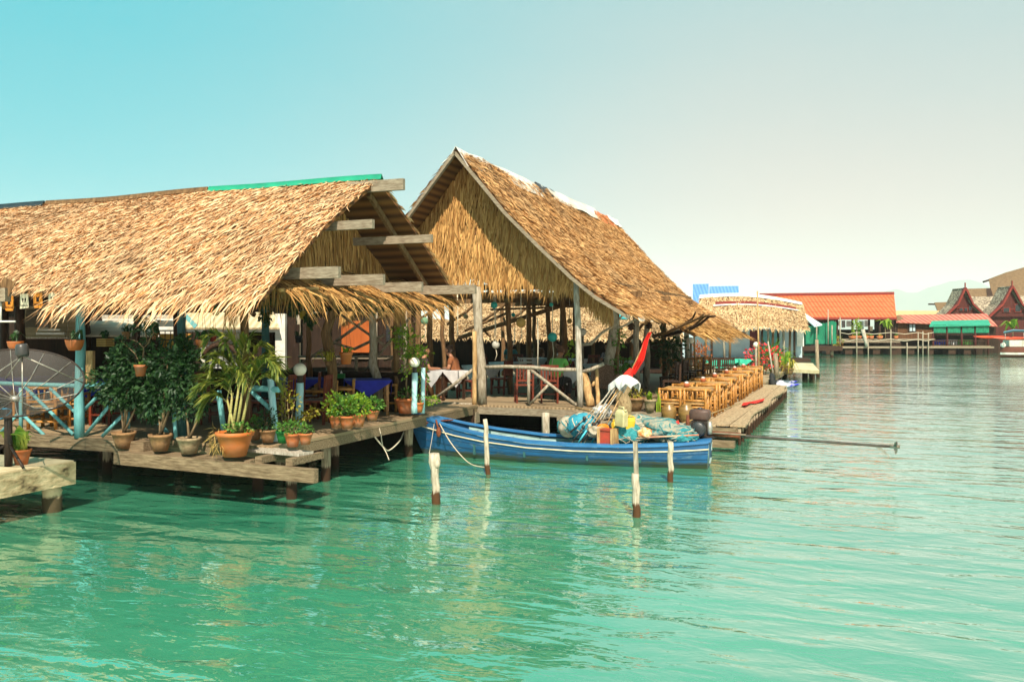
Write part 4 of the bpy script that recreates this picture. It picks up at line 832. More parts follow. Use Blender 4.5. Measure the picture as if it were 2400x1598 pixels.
def cloth_table(m, w_=.85, nm='clothed_table', tip=.38, leg=W_DARK):
    t = thing(nm, '', 'table')
    for x in (-1, 1):
        for y in (-1, 1): MB().beam((x*w_*.42, y*w_*.42, 0), (x*w_*.42, y*w_*.42, .72), .06).build('leg', leg, t)
    MB().box((0, 0, .72), (w_, w_, .03)).build('tabletop', leg, t)
    h = w_/2+.012; q = MB(); n = 8
    q.box((0, 0, .745), (w_+.03, w_+.03, .012))
    for k in range(4):                             # corner cloth laid as a diamond: a hanging point on each side
        ro = Matrix.Rotation(k*math.pi/2, 3, 'Z'); rows = [[], [], []]
        for j in range(n+1):
            x = -h+2*h*j/n; dr = .05+tip*(1-abs(j/n-.5)*2); wv = .012*math.sin(j*2.4+k)
            rows[0].append(ro @ Vector((x, -h, .748))); rows[1].append(ro @ Vector((x*.98, -h-.015+wv, .75-dr*.5))); rows[2].append(ro @ Vector((x*.95, -h-.01-wv, .75-dr)))
        q.sheet(rows, .006)
    q.build('tablecloth', m, t); return t
ORD = ['nearest', 'second', 'third', 'fourth', 'fifth', 'farthest']
bt = bam_table(); bc = bam_chair(); first = [True, True]
def place(proto, key, loc, rz, label, group):
    if not proto.get('used'):
        proto['used'] = 1; proto.location = loc; proto.rotation_euler = (0, 0, rz); proto['label'] = label; proto['group'] = group; return proto
    r_ = dup(proto, loc, rz, label, group); 
    return r_
rj = random.Random(12)
for i in range(6):
    y = 2.35+i*2.34; x = 2.12+.03*(i % 2)
    place(bt, 0, (x, y, TZ+.02), R((-1) ** i*1.5), ORD[i]+' bamboo table from the blue boat on the sunny terrace', 'bamboo tables on the terrace')
    for s_, nm in ((-.30, 'left'), (.32, 'right')):
        place(bc, 1, (x+s_*.98+rj.uniform(-.03, .03), y-.64+rj.uniform(-.07, .05), TZ+.02), R(rj.uniform(-7, 7)), f'bamboo chair, back to the camera, {nm} place at the {ORD[i]} terrace table', 'bamboo chairs on the terrace')
        place(bc, 1, (x+s_*.98+rj.uniform(-.03, .03), y+.66+rj.uniform(-.05, .10), TZ+.02), R(180+rj.uniform(-9, 9)), f'bamboo chair facing the camera, {nm} place on the far side of the {ORD[i]} terrace table', 'bamboo chairs on the terrace')
    t = thing('tissue_cup', f'brown cup holding white tissue on the {ORD[i]} bamboo terrace table', 'cup', (x-.05, y+.05, TZ+.78), 'tissue cups on the terrace tables')
    MB().lathe([(.0001, 0), (.07, 0), (.075, .10), (.06, .10), (.0001, .03)], (x-.05, y+.05, TZ+.78), 12).build('cup', mat('cup_clay', (.40, .12, .045), (.30, .08, .03), 5, .6), t)
    MB().ball((x-.05, y+.05, TZ+.885), (.055, .055, .04), 9, 6).build('tissue', CLOTHW, t)
for i, px in enumerate((1590, 1624, 1650)):
    v = W(px, 840, 29.5+i*1.2); place(bc, 1, (v.x, v.y, FZ), R(190 if i != 1 else 178), ('leftmost', 'middle', 'rightmost')[i]+' of the three tall bamboo chairs beyond the dark chairs', 'bamboo chairs behind the dark chairs'); 
# clay jars and pots at the near end of the terrace
def jar(label, c, s):
    t = tag(MB().lathe([(.0001, 0), (.10*s, 0), (.165*s, .12*s), (.19*s, .24*s), (.165*s, .35*s), (.115*s, .39*s), (.12*s, .42*s), (.10*s, .42*s), (.09*s, .39*s), (.0001, .36*s)], c, 24).build('clay_jar', JAR, origin=c), label, 'jar', 'glazed clay jars on the terrace'); return t
jar('left one of the two olive glazed clay jars by the nearest bamboo chair', (1.86, 1.22, TZ+.02), 1.0); jar('right one of the two olive glazed clay jars by the nearest bamboo chair', (2.27, 1.22, TZ+.02), 1.02)
POT = [(.0001, 0), (.62, 0), (.80, .45), (.95, .82), (1.04, .84), (1.06, 1.0), (.94, 1.0), (.90, .88), (.0001, .86)]
def pot_mesh(t, c, r, h, m, nm='pot', rib=True, soil=True):
    MB().lathe([(a*r, b*h) for a, b in POT], c, 22).build(nm, m, t)
    if soil: MB().lathe([(.0001, 0), (.88*r, 0)], (c[0], c[1], c[2]+h*.89), 14).build('soil', SOIL, t)
def spiky(nm, t, c, n, L, wd, m, seed, lean=.5, curl=.5):
    rng = np.random.default_rng(seed); P = np.array(c)+rng.normal(0, .03, (n, 3))*np.array([1, 1, .2]); a = rng.random(n)*6.28; l_ = lean*rng.uniform(.3, 1.2, n)
    D = np.stack([np.cos(a)*l_, np.sin(a)*l_, np.ones(n)], 1); D /= np.linalg.norm(D, axis=1)[:, None]
    Nn = np.stack([-np.cos(a), -np.sin(a), l_], 1); Nn /= np.linalg.norm(Nn, axis=1)[:, None]
    V, lo, sz = blades(P, D, Nn, L*rng.uniform(.6, 1.15, n), np.full(n, wd), np.full(n, L*.06), curl*rng.uniform(.4, 1.3, n), rng)
    return mk(nm, V, (lo, sz), m, t, None, False)
def potted(label, c, r, h, pm, kind, fol, seed, fm=None, nm='potted_plant', cat='potted plant', group='potted plants'):
    c = Vector(c); t = thing(nm, label, cat, c, group); pot_mesh(t, c, r, h, pm); top = c+Vector((0, 0, h*.9))
    if kind == 'bush':
        for k in range(5):
            a = k*1.26+seed; MB().tube([top, top+Vector((math.cos(a)*fol[0]*.5, math.sin(a)*fol[0]*.5, fol[2]*.9))], [.008, .004], 5).build('stem', STEM, t)
        leaves('foliage', fm, t, [((top.x, top.y, top.z+fol[2]*.75), (fol[0], fol[1], fol[2]*.8), int(fol[3]))], fol[4], fol[4]*.6, seed, .15, .3, .4, .2)
    elif kind == 'spiky': spiky('foliage', t, top, int(fol[0]), fol[1], fol[2], fm, seed, fol[3], fol[4])
    return t
v = G(1498, 972, .50); potted('round brown tub planted with short green shoots by the tree stump', (1.0, 1.3, .70), .26, .32, TERRA_D, 'bush', (.22, .22, .20, 160, .07), 3, LF_Y)
MB().box((1.15, 1.35, .64), (1.1, .5, .10)).build('step_board', W_GREY, te)
potted('mottled cement pot with a pale leafy sprout left of the clay jars', (1.42, 1.15, .70), .15, .30, TERRA_G, 'spiky', (12, .38, .06, .7, .4), 5, LF_L)
potted('small pot with a thin stemmed seedling beside the nearest bamboo chair', (1.62, 1.25, TZ+.02), .12, .2, TERRA_D, 'spiky', (9, .75, .03, .28, .3), 6, LF_L)
potted('little clay pot of bright seedlings among the dark chairs', (1.35, 9.6, TZ+.02), .16, .24, TERRA, 'bush', (.12, .12, .1, 40, .06), 7, LF_M)
# stump, leaning split logs, wicker chair
t = thing('tree_stump', 'pale rough tree stump beside the white corner post', 'stump', (.55, .55, .5)); c = PY(1458, 930, .55)
MB().log((c.x, c.y, .3), (c.x+.06, c.y, c.z+.40), .20, .15, 5, n=14, seg=8, wob=.25).build('trunk', mat('stump_bark', (.46, .34, .18), (.24, .16, .08), 8, .9, .9, (5, 5, .8), bd=.05), t)
for i, (a, b, r0, lab) in enumerate((((1385, 952), (1366, 868), .10, 'thick split log leaning against the white corner post'), ((1376, 930), (1352, 845), .07, 'dark forked log behind the thick split log'), ((1402, 955), (1398, 862), .05, 'upright pale stick beside the leaning logs'), ((1388, 905), (1402, 880), .04, 'curved driftwood stub on the leaning logs'))):
    p0, p1 = PY(*a, .30+.1*i), PY(*b, .45+.1*i); tag(MB().log(p0, p1, r0, r0*.9, 80+i, wob=.25).build('split_log', W_LOG if i != 1 else W_GREYV, origin=p0), lab, 'log', 'logs by the corner post')
c = PY(1420, 905, 1.7); t = thing('wicker_chair', 'dark wicker armchair behind the white corner post', 'chair', (c.x, c.y, FZ)); WICK = mat('dark_wicker', (.09, .045, .028), (.20, .12, .08), 40, .8, .8, wid=.1)
MB().sheet([[(c.x-.30+.6*j/6, c.y-.3-.08*math.sin(j*math.pi/6)*-1, FZ+.35+.62*k/4*(1-.1*abs(j-3)/3)) for j in range(7)] for k in range(5)], .04).build('backrest', WICK, t)
MB().box((c.x, c.y, FZ+.40), (.58, .55, .08)).build('seat', WICK, t)
for sx in (-1, 1):
    MB().tube([(c.x+sx*.3, c.y-.28, FZ+.66), (c.x+sx*.33, c.y, FZ+.68), (c.x+sx*.3, c.y+.28, FZ+.64)], .035, 7).build('armrest', WICK, t)
    for sy in (-1, 1): MB().tube([(c.x+sx*.27, c.y+sy*.25, FZ), (c.x+sx*.27, c.y+sy*.25, FZ+.66)], .025, 7).build('leg', WICK, t)
# dark slatted chairs beside the bamboo row
dc = wood_chair(W_DARK, .90, 'slatted_chair')
for i, (px, d, rz) in enumerate(((1568, 24.5, 90), (1590, 26.0, 80), (1612, 27.2, -90), (1632, 28.4, 95), (1574, 22.8, 100))):
    v = W(px, 880, d); place(dc, 2, (v.x, v.y, FZ), R(rz), ('first', 'second', 'third', 'fourth', 'nearest')[i]+' dark slatted chair in the group left of the bamboo tables', 'dark slatted chairs')
# green clothed tables and flowers on the far terrace
gt = cloth_table(CLOTHG, 1.5, 'clothed_table', .30)
for i, (px, d, s_) in enumerate(((1680, 37, 1.0), (1736, 40, .62))):
    v = W(px, 860, d); r_ = place(gt, 3, (v.x, v.y, .56), R(20), ('large green clothed table with dark chairs on the far terrace', 'small green clothed table near the red flowers')[i], 'green clothed tables'); r_.scale = (s_, s_, 1.0 if i == 0 else .95)
for i, (px, d) in enumerate(((1672, 36), (1692, 36), (1658, 36.6), (1706, 36.2))):
    v = W(px, 860, d); place(dc, 2, (v.x, v.y, .56), R(22), ('second', 'third', 'leftmost', 'rightmost')[i]+' black chair in front of the large green clothed table', 'dark slatted chairs')
def bigplant(label, px, py0, d, n, L, wd, m, seed, lean=.6, curl=.6, z0=.55):
    v = PZ(px, d, z0); t = thing('leafy_plant', label, 'plant', v, 'plants along the far terrace'); spiky('foliage', t, v+Vector((0, 0, .1)), n, L, wd, m, seed, lean, curl); pot_mesh(t, v, .22, .3, TERRA_D); return t
bigplant('tall bright arching grass-like plant at the end of the far terrace', 1812, 0, 41, 46, 2.3, .10, LF_M, 4, .55, .5)
bigplant('second clump of arching strap leaves beside the tall bright plant', 1838, 0, 43, 26, 1.7, .09, LF_L, 5, .7, .7)
bigplant('yellowing strap leaf plant at the edge of the far terrace', 1850, 0, 40, 18, 1.2, .07, LF_Y, 6, .9, .8)
bigplant('low green spiky plant beside the green tables', 1748, 0, 38, 18, .8, .05, LF_L, 8, .9, .5)
t = thing('flowering_bush', 'bushy plant covered in red flowers on the far terrace', 'flowering plant', PZ(1786, 40, .55)); c = PZ(1786, 40, .55)
leaves('foliage', LF_M, t, [((c.x, c.y, 1.15), (.75, .6, .6), 420)], .12, .08, 3, .1, .3); leaves('flowers', FL_R, t, [((c.x, c.y-.1, 1.4), (.8, .6, .45), 330)], .13, .13, 4, .0, .75)
for k in range(4): MB().tube([(c.x+.1*k-.15, c.y, .55), (c.x+.25*k-.4, c.y, 1.3)], .02, 5).build('stem', STEM, t)
t = thing('croton_bush', 'rusty orange croton bush left of the green tables', 'plant', PZ(1640, 36, .55)); c = PZ(1640, 36, .55)
leaves('foliage', FL_O, t, [((c.x, c.y, 1.45), (.35, .35, .85), 300)], .16, .05, 5, -.2, .2); MB().tube([(c.x, c.y, .5), (c.x, c.y, 1.6)], .03, 6).build('stem', STEM, t)
potted('terracotta pot with a trailing plant at the jetty corner', PZ(1828, 43.5, .72), .28, .45, TERRA, 'spiky', (14, .8, .07, .9, .9), 12, LF_Y)
# tyre fender, kayaks, tall stakes, jetty
c = PX(1812, 862, 2.85); tag(MB().add([], []).lathe([(.24, -.09), (.36, -.10), (.43, -.05), (.43, .05), (.36, .10), (.24, .09), (.24, -.09)], (c.x, c.y, .42), 26, rot=Matrix.Rotation(R(82), 3, 'Y')).build('tyre_fender', RUBBER, origin=(c.x, c.y, .42)), 'black tyre hung as a fender at the end of the terrace', 'tyre')
def kayak(nm, label, c, L, m, rz, h=.16, w_=.34, group=None):
    rows = []
    for t_ in np.linspace(0, 1, 13):
        k = max(.04, math.sin(math.pi*t_)**.75); x = (t_-.5)*L; up = .10*(abs(t_-.5)*2)**3
        rows.append([(x, w_*k*math.cos(a), h*k*math.sin(a)+up) for a in np.linspace(0, 2*math.pi, 11)])
    t = thing(nm, label, 'kayak', (0, 0, 0), group); MB().sheet(rows).build('hull', m, t)
    MB().lathe([(.16, 0), (.20, .03), (.22, .0), (.16, -.02)], (0, 0, h*.95), 14).build('cockpit', BLACK, t)
    t.location = c; t.rotation_euler = (0, 0, rz); return t
KB = mat('blue_kayak', (.03, .035, .40), (.50, .50, .55), 2, .4, wid=.15)
v = G(1836, 898, .12); kayak('kayak', 'blue and white kayak lying beyond the terrace end', (v.x-.6, v.y, .12), 2.6, KB, R(18), group='blue kayaks')
v = G(1856, 906, .1); kayak('kayak', 'blue kayak with only its white-edged tip past the terrace corner', (v.x-1.0, v.y+.2, .1), 2.9, KB, R(20), group='blue kayaks')
for i, (px, pt, pb, d, lab) in enumerate(((1775, 682, 870, 37, 'tall thin bamboo stake rising in front of the sagging thatched house'), (1914, 796, 886, 47, 'bare pole at the outer corner of the little jetty'), (1626, 755, 830, 33, 'short bamboo stake behind the tall bamboo chairs'), (1800, 800, 860, 39, 'pale leaning stake by the red flowers'), (1817, 828, 880, 37, 'mossy post standing beside the tyre'))):
    a = W(px+(4 if i != 3 else 12), pb, d); b = W(px, pt, d); a.z = -.8 if i == 1 else min(a.z, .56); tag(MB().tube([a, a.lerp(b, .5), b], [.045, .04, .03] if i not in (1, 4) else [.11, .10, .09], 7).build('stake', (W_LOG, W_PILED, W_LOG, W_PALEV, W_PILED)[i], origin=(a.x, a.y, max(a.z, 0))), lab, 'stake')
j = thing('small_jetty', 'little concrete jetty on stout piles past the terrace end', 'jetty', W(1860, 870, 46)); c = G(1862, 858, .62)
vs = [G(px, py, .66) for px, py in ((1822, 864), (1920, 868), (1905, 851), (1822, 849))]; MB().sheet([[vs[0], vs[1]], [vs[3], vs[2]]], .16).build('slab', CONC_T, j)
for px, py in ((1886, 884), (1903, 888), (1838, 880)): g = G(px, py, 0); MB().log((g.x, g.y+.3, -.8), (g.x, g.y+.3, .49), .16, .15, px, wob=.1).build('pile', W_PILED, j)
# ------------------------------------------------------------------ houses farther off, each in a frame turned to face the water
class Far:
    def __init__(s, nm, label, cat, px0, d0, group=None):
        s.px0, s.d0 = px0, d0; s.t = thing(nm, label, cat, (0, 0, 0), group); s.loc = W(px0, HZ, d0); s.loc.z = 0
    def P(s, px, py, dy=0, z=None):
        d = s.d0+dy; return Vector(((px-1200)/F*d-(s.px0-1200)/F*s.d0, dy, (CAM.z-(py-HZ)/F*d) if z is None else z))
    def slab(s, nm, m, a, b, c, d, th=.08, parent=None, n=8, sagv=0):
        rows = [[Vector(a).lerp(Vector(b), i/n).lerp(Vector(d).lerp(Vector(c), i/n), k/4)-Vector((0, 0, sagv*math.sin(math.pi*i/n)*(1-.4*k/4))) for i in range(n+1)] for k in range(5)]
        return MB().sheet(rows, -th, 0, False).build(nm, m, parent or s.t)
    def wall(s, nm, m, pxa, pxb, pyt, pyb, dy=0, th=.12, parent=None):
        a = s.P(pxa, pyt, dy); b = s.P(pxb, pyb, dy); return MB().box(((a.x+b.x)/2, dy+th/2, (a.z+b.z)/2), (abs(b.x-a.x), th, abs(a.z-b.z))).build(nm, m, parent or s.t)
    def pole(s, nm, m, pxa, pya, pxb, pyb, dy=0, r=.08, parent=None, z0=None):
        a = s.P(pxa, pya, dy); b = s.P(pxb, pyb, dy)
        if z0 is not None: b.z = z0
        return MB().tube([a, b], r, 7).build(nm, m, parent or s.t)
    def thatch(s, nm, mats, a, b, c, d, row, gap, L, Wd, seed, sagv=0, curv=0, **k):
        a, b, c, d = [np.array(q) for q in (a, b, c, d)]
        def f(u, v):
            u = u[:, None]; v = v[:, None]; p = (a*(1-u)+b*u)*(1-v)+(d*(1-u)+c*u)*v; p = p.copy()
            p[:, 2:] -= sagv*np.sin(math.pi*u)*(1-.3*v)+curv*np.sin(math.pi*v)-.05*np.sin(u*19+v*3); return p
        return thatch(nm, mats, s.t, f, np.linalg.norm(b-a), np.linalg.norm(d-a), row, gap, L, Wd, seed=seed, nu=16, nv=8, flip=False, **k)
    def done(s): s.t.location = s.loc; s.t.rotation_euler = (0, 0, YAW); return s.t
# --- sheds glimpsed under the long straw roof
h = Far('corrugated_shed', 'grey-beige corrugated roofed shed with a white barred gate seen under the straw roof', 'shed', 540, 23)
h.slab('roof', ROOF_F, h.P(392, 690, 2.6), h.P(625, 690, 2.6), h.P(655, 768, 0), h.P(425, 768, 0), .05)
h.wall('fascia', WHITE, 436, 655, 770, 778, .1, .04); h.wall('front_wall', WHITE, 470, 572, 780, 890, .5); h.wall('side_wall', DARKIN, 572, 700, 760, 890, .6)
h.wall('corner_post', WHITE, 645, 668, 735, 890, .3, .2); h.wall('door', DARKIN, 600, 640, 785, 890, .45, .1)
gt_ = h.wall('gate_panel', mat('grey_gate_panel', (.42, .44, .42), (.30, .32, .31), 3, .6), 480, 556, 806, 870, .38, .04)
q = MB()
for px in (484, 497, 510, 523, 536, 549, 562): q.tube([h.P(px, 782, .3), h.P(px, 876, .3)], .011, 5)
for py in (800, 828, 850, 872): q.tube([h.P(476, py, .3), h.P(570, py, .3)], .012, 5)
q.build('gate_bars', IRON, h.t)
ar = [h.P(518+42*math.cos(a), 845-38*math.sin(a), .22) for a in np.linspace(.1, 3.05, 12)]; MB().tube(ar, .075, 6).build('gate_arch', W_DARK, h.t); h.done()
h = Far('white_shed', 'white walled shed with a pale plank awning behind the dark potted trees', 'shed', 310, 22)
h.slab('awning', mat('pale_planks', (.62, .55, .42), (.44, .37, .26), 3, .8, .3, (.4, 3, 3)), h.P(196, 752, 1.0), h.P(368, 752, 1.0), h.P(368, 786, 0), h.P(196, 786, 0), .04)
h.wall('front_wall', WHITE, 240, 425, 742, 790, 1.6); h.wall('fascia', W_PALEV, 238, 428, 738, 747, 1.4, .06); h.wall('lower_wall', DARKIN, 190, 372, 789, 900, .3)
h.wall('plank_fence', mat('ochre_planks', (.60, .34, .07), (.40, .20, .04), 3, .8, .3, (5, 5, .3)), 374, 446, 782, 830, .5, .05)
q = MB()
for px in range(374, 470, 13): q.tube([h.P(px, 776, .1), h.P(px, 822, .1)], .012, 5)
for py in (776, 797, 818): q.tube([h.P(370, py, .1), h.P(472, py, .1)], .014, 5)
q.build('iron_rail', IRON, h.t); h.wall('shelf', WHITE, 366, 470, 773, 777, 0, .2)
h.slab('green_barge_board', TURQ, h.P(408, 718, .3), h.P(414, 712, .3), h.P(462, 762, .3), h.P(455, 770, .3), .05); h.done()
h = Far('plank_shed', 'cream plank roofed shed with two grey boards on its roof at far left', 'shed', 110, 21)
h.slab('roof', mat('cream_sheets', (.68, .56, .36), (.50, .38, .21), 2.5, .8, .5, (.25, 1.2, 5)), h.P(48, 700, 2), h.P(186, 700, 2), h.P(178, 788, 0), h.P(48, 788, 0), .05)
h.slab('roof_board', W_GREY, h.P(62, 726, 1.2), h.P(85, 726, 1.2), h.P(85, 767, .4), h.P(57, 767, .4), .03); h.slab('roof_board', W_PALEV, h.P(86, 726, 1.2), h.P(110, 726, 1.2), h.P(114, 768, .4), h.P(86, 768, .4), .03)
h.wall('shutter_slat', WHITE, 88, 140, 771, 775, -.1, .05); h.wall('shutter_slat', WHITE, 84, 150, 779, 784, -.1, .05); h.wall('gutter', W_PALEV, 50, 160, 790, 793, -.15, .06); h.wall('front_wall', DARKIN, 20, 190, 795, 900, .4)
h.done()
h = Far('dark_backdrop_house', 'long dark timber house added as a backdrop behind the sheds', 'house', 400, 29)  # added to blacken the background, hiding bright water and sky
h.wall('wall', DARKIN, -260, 985, 690, 975, 0, .2); h.slab('roof', SHING, h.P(-260, 640, 4), h.P(985, 640, 4), h.P(985, 692, -.6), h.P(-260, 692, -.6), .1)
h.wall('wooden_panel', WALL_O, 800, 878, 752, 826, -.3, .08); h.wall('window', PANE, 905, 940, 760, 800, -.05, .04)
for px in (700, 770, 880, 950): h.pole('post', W_GREYV, px, 720, px, 880, -.35, .07)
h.wall('rail', W_GREY, 690, 985, 836, 841, -.4, .06); h.done()
# --- thatched halls seen through the tall pavilion
h = Far('low_thatched_hall', 'low pale thatched hall seen between the posts of the tall pavilion', 'hall', 1280, 40)
h.thatch('roof', [TH_PALE, TH_UND], h.P(930, 748, 3), h.P(1600, 752, 3), h.P(1600, 792, 0), h.P(930, 790, 0), .12, .05, .42, .045, 51, skew=.3, lift=.05, curl=.1, fringe=1.5)
h.wall('back_wall', DARKIN, 930, 1600, 780, 880, 3.2); 
for px in (960, 1040, 1120, 1215, 1300, 1390, 1480, 1550): h.pole('post', W_BROWN, px, 788, px, 880, .8, .09)
h.wall('floor', DARKIN, 930, 1600, 866, 874, .5, 2.5); h.done()
h = Far('high_thatched_hall', 'higher pale thatched roof behind the low hall', 'hall', 1320, 49)
h.thatch('roof', [TH_PALE, TH_UND], h.P(1060, 684, 5), h.P(1470, 684, 5), h.P(1490, 746, 0), h.P(1060, 752, 0), .14, .05, .50, .05, 52, skew=.3, lift=.05, curl=.12, fringe=1.6)
h.wall('wall', DARKIN, 1060, 1490, 740, 860, 2); h.slab('teal_sheet', CLOTHG if False else mat('teal_sheet', (.05, .30, .32), (.03, .22, .24), 3, .6), h.P(1396, 716, -.5), h.P(1466, 726, -.5), h.P(1474, 748, -1.2), h.P(1412, 744, -1.2), .04); h.done()
# --- sagging thatched house on the right
h = Far('sagging_thatched_house', 'pale thatched house with a sagging ridge and light blue walls beyond the terrace', 'house', 1760, 70)
a, b, c, d = h.P(1640, 696, 5), h.P(1880, 713, 5), h.P(1893, 772, 0), h.P(1630, 778, 0)
h.thatch('roof', [TH_PALE, TH_UND], a, b, c, d, .17, .07, .52, .08, 61, sagv=-.42, curv=.12, skew=.3, lift=.06, curl=.12, fringe=1.4, edge=[1])
def strip(nm, m, v0, v1, u0, u1, up, lab=None):
    rows = []
    for v in (v0, v1):
        r_ = []
        for u in np.linspace(u0, u1, 14):
            p = a.lerp(b, u).lerp(d.lerp(c, u), v); p.z += .42*math.sin(math.pi*u)*(1-.3*v)-.12*math.sin(math.pi*v)+up; r_.append(p)
        rows.append(r_)
    o = MB().sheet(rows, -.02).build(nm, m, h.t); return tag(o, lab) if lab else o
strip('ridge_sheet', PLAS, -.02, .075, 0, 1, .13, 'white plastic ridge sheet'); strip('roof_strip', MAROON_L, .21, .29, .16, .93, .14, 'dark red strip along the roof'); strip('roof_strip', PLAS, .29, .325, .14, .95, .15, 'white strip under the red one')
h.wall('wall', WALL_B, 1600, 1880, 770, 846, 2.2); w_ = h.wall('window', WHITE, 1732, 1752, 774, 794, 2.1, .1); h.wall('pane', PANE, 1735, 1748, 777, 792, 2.05, .05, w_); h.wall('door', mat('red_door', (.13, .012, .016), (.09, .01, .012), 3, .6), 1758, 1780, 774, 816, 2.1, .1)
for i, px in enumerate((1655, 1668, 1696, 1712, 1786, 1800, 1812, 1824, 1836, 1852, 1862)): h.pole('post', (W_BROWN, W_DARK, W_GREYV)[i % 3], px, 772, px+(i % 3-1)*2, 844, .8 if i > 3 else .3, .10)
for px in (1792, 1806, 1818): h.wall('wall_sheet', TURQ, px-5, px+6, 776, 840, 1.9, .05)
dr = h.wall('white_door', WHITE, 1868, 1884, 774, 812, 1.6, .1)
h.wall('platform', W_DARK, 1560, 1900, 840, 848, -.5, 4); h.done()
h = Far('blue_roofed_house', 'house with bright blue metal roofs far behind the thatch', 'house', 1680, 95)
h.slab('roof', ROOF_B, h.P(1624, 666, 4), h.P(1661, 665, 4), h.P(1661, 720, 0), h.P(1624, 720, 0), .12); tag(h.slab('roof', ROOF_B, h.P(1663, 671, 3), h.P(1731, 670, 3), h.P(1733, 720, 0), h.P(1661, 720, 0), .12), 'lower blue metal roof'); h.wall('wall', WALL_B, 1624, 1733, 715, 840, .5); h.done()
# --- row along the far pier
D0 = 92
h = Far('red_tiled_house', 'open house with a big orange-red tiled roof on the far pier', 'house', 1985, D0)
def dy(px, py, k): return h.P(px, py, k)
h.slab('roof', ROOF_R, dy(1782, 691, 5), dy(2095, 687, 5), dy(2101, 744, 0), dy(1900, 744, 0), .16); h.slab('ridge_cap', MAROON_L, dy(1780, 687.5, 5.0), dy(2096, 684, 5.0), dy(2096, 689, 4.6), dy(1782, 692, 4.6), .1)
h.wall('fascia', MAROON_L, 1884, 2102, 744, 749, -.1, .12); h.slab('side_eave', SHING, dy(2101, 740, .2), dy(2106, 738, .6), dy(2119, 747, 0), dy(2103, 752, -.2), .1)
h.wall('back_wall', DARKIN, 1880, 1962, 748, 806, 4.5); h.wall('back_wall', DARKIN, 2050, 2104, 748, 806, 3.5); h.wall('half_wall', DARKIN, 1955, 2060, 772, 806, 4.6)
for px in (1886, 1932, 1962, 1998, 2037, 2062, 2098): h.pole('post', W_DARK, px, 746, px, 806, .6, .12)
h.wall('floor', W_GREY, 1880, 2110, 799, 803, -.2, 5.5); h.wall('added_dark_wall', W_DARK, 1880, 1962, 803.5, 834, 2.2); h.wall('added_dark_wall', W_DARK, 2042, 2112, 803.5, 834, 2.2); h.wall('added_dark_wall', DARKIN, 1962.5, 2041, 803.5, 834, 4.6); h.done()  # dark walls added under the floor to close off bright gaps
for i, (x0, x1, y0, y1, m) in enumerate(((1958, 1970, 752, 764, WHITE), (1972, 1981, 751, 768, SH_PT), (1983, 1999, 752, 766, CLOTHW), (2013, 2024, 752, 772, WALL_B), (2026, 2038, 751, 766, CLOTHW), (2036, 2046, 765, 776, CREAM))):
    v = W((x0+x1)/2, y0, D0+2.2); q = MB(); wd = (x1-x0)/F*D0; ht = (y1-y0)/F*D0; rows = [[Vector((x*CR, x*SR, -z))+Vector((-SR, CR, 0))*.04*math.sin(x*9+i) for x in np.linspace(-wd/2, wd/2, 6)] for z in (0, ht*.5, ht)]
    o = q.sheet(rows, .02).build('hanging_laundry', m); o.location = v; tag(o, ('white sheet at the left end of the washing line', 'dark-flecked garment second on the washing line', 'wide white cloth third on the washing line', 'pale blue cloth right of the climbing plant', 'white towel right of the pale blue cloth', 'small cream cloth lowest on the washing line')[i], 'laundry', 'washing hung under the red roof')
h = Far('lean_to', 'pale blue lean-to roof with green shade netting beside the sagging house', 'shelter', 1910, 80)
h.slab('roof', mat('pale_blue_sheet', (.60, .68, .68), (.44, .55, .58), 1.5, .6), h.P(1878, 737, 3), h.P(1888, 735, 3), h.P(1927, 760, -.5), h.P(1908, 764, -.5), .12)
MB().sheet([[h.P(1888+k*6, 758+3*math.sin(k)+(5*math.sin(k*.52)), .2+.15*math.sin(k*1.7)) for k in range(13)], [h.P(1888+k*6, 790, .3+.2*math.sin(k*1.3)) for k in range(13)], [h.P(1888+k*6, 806, .25) for k in range(13)]], .02).build('shade_net', GREENM, h.t)
for px, py in ((1914, 760), (1941, 725), (1950, 762), (1969, 743)): h.pole('post', W_GREYV, px, py, px, 808, -.4, .06)
h.wall('wall', GREENM, 1884, 1900, 770, 812, .6); h.wall('platform', W_DARK, 1866, 1975, 811, 822, -1, 5)
for px in (1880, 1915, 1950): h.pole('pile', W_PILED, px, 815, px, 846, -.5, .15, z0=-.6)
h.done()
h = Far('pink_roofed_house', 'long brown boarded house under a pink corrugated roof on the far pier', 'house', 2220, 95)
h.slab('roof', ROOF_P, h.P(2106, 738, 3.5), h.P(2312, 735, 3.5), h.P(2338, 764, 0), h.P(2098, 755, 0), .08); tag(h.slab('roof_patch', mat('ochre_sheet', (.62, .36, .10), (.50, .26, .07), 2, .7), h.P(2242, 748, 1.88), h.P(2280, 748, 1.88), h.P(2284, 753, 1.2), h.P(2240, 753, 1.2), .05), 'ochre patch of replaced sheets')
h.wall('wall', WALL_BR, 2098, 2185, 754, 800, .6); h.wall('wall', DARKIN, 2185, 2334, 760, 800, .8)
w_ = h.wall('window', W_DARK, 2128, 2148, 759, 777, .5, .1); h.wall('pane', WALL_B, 2132, 2138, 760, 776, .45, .05, w_); h.wall('pane', WALL_B, 2140, 2145, 760, 776, .45, .05, w_)
h.wall('floor', W_GREY, 2095, 2200, 794, 797, -.6, 3); h.wall('added_dark_wall', W_DARK, 2098, 2345, 797.5, 832, 1.8); h.done()  # added dark wall below the floor keeps pale streaks out of the reflection
h = Far('ochre_thatched_house', 'low ochre thatched roof line behind the pink roof', 'house', 2170, 112)
h.slab('roof', TH_PALE, h.P(2098, 728, 2), h.P(2222, 728, 2), h.P(2222, 750, 0), h.P(2098, 750, 0), .2); h.wall('wall', DARKIN, 2100, 2222, 748, 800, .5); h.done()
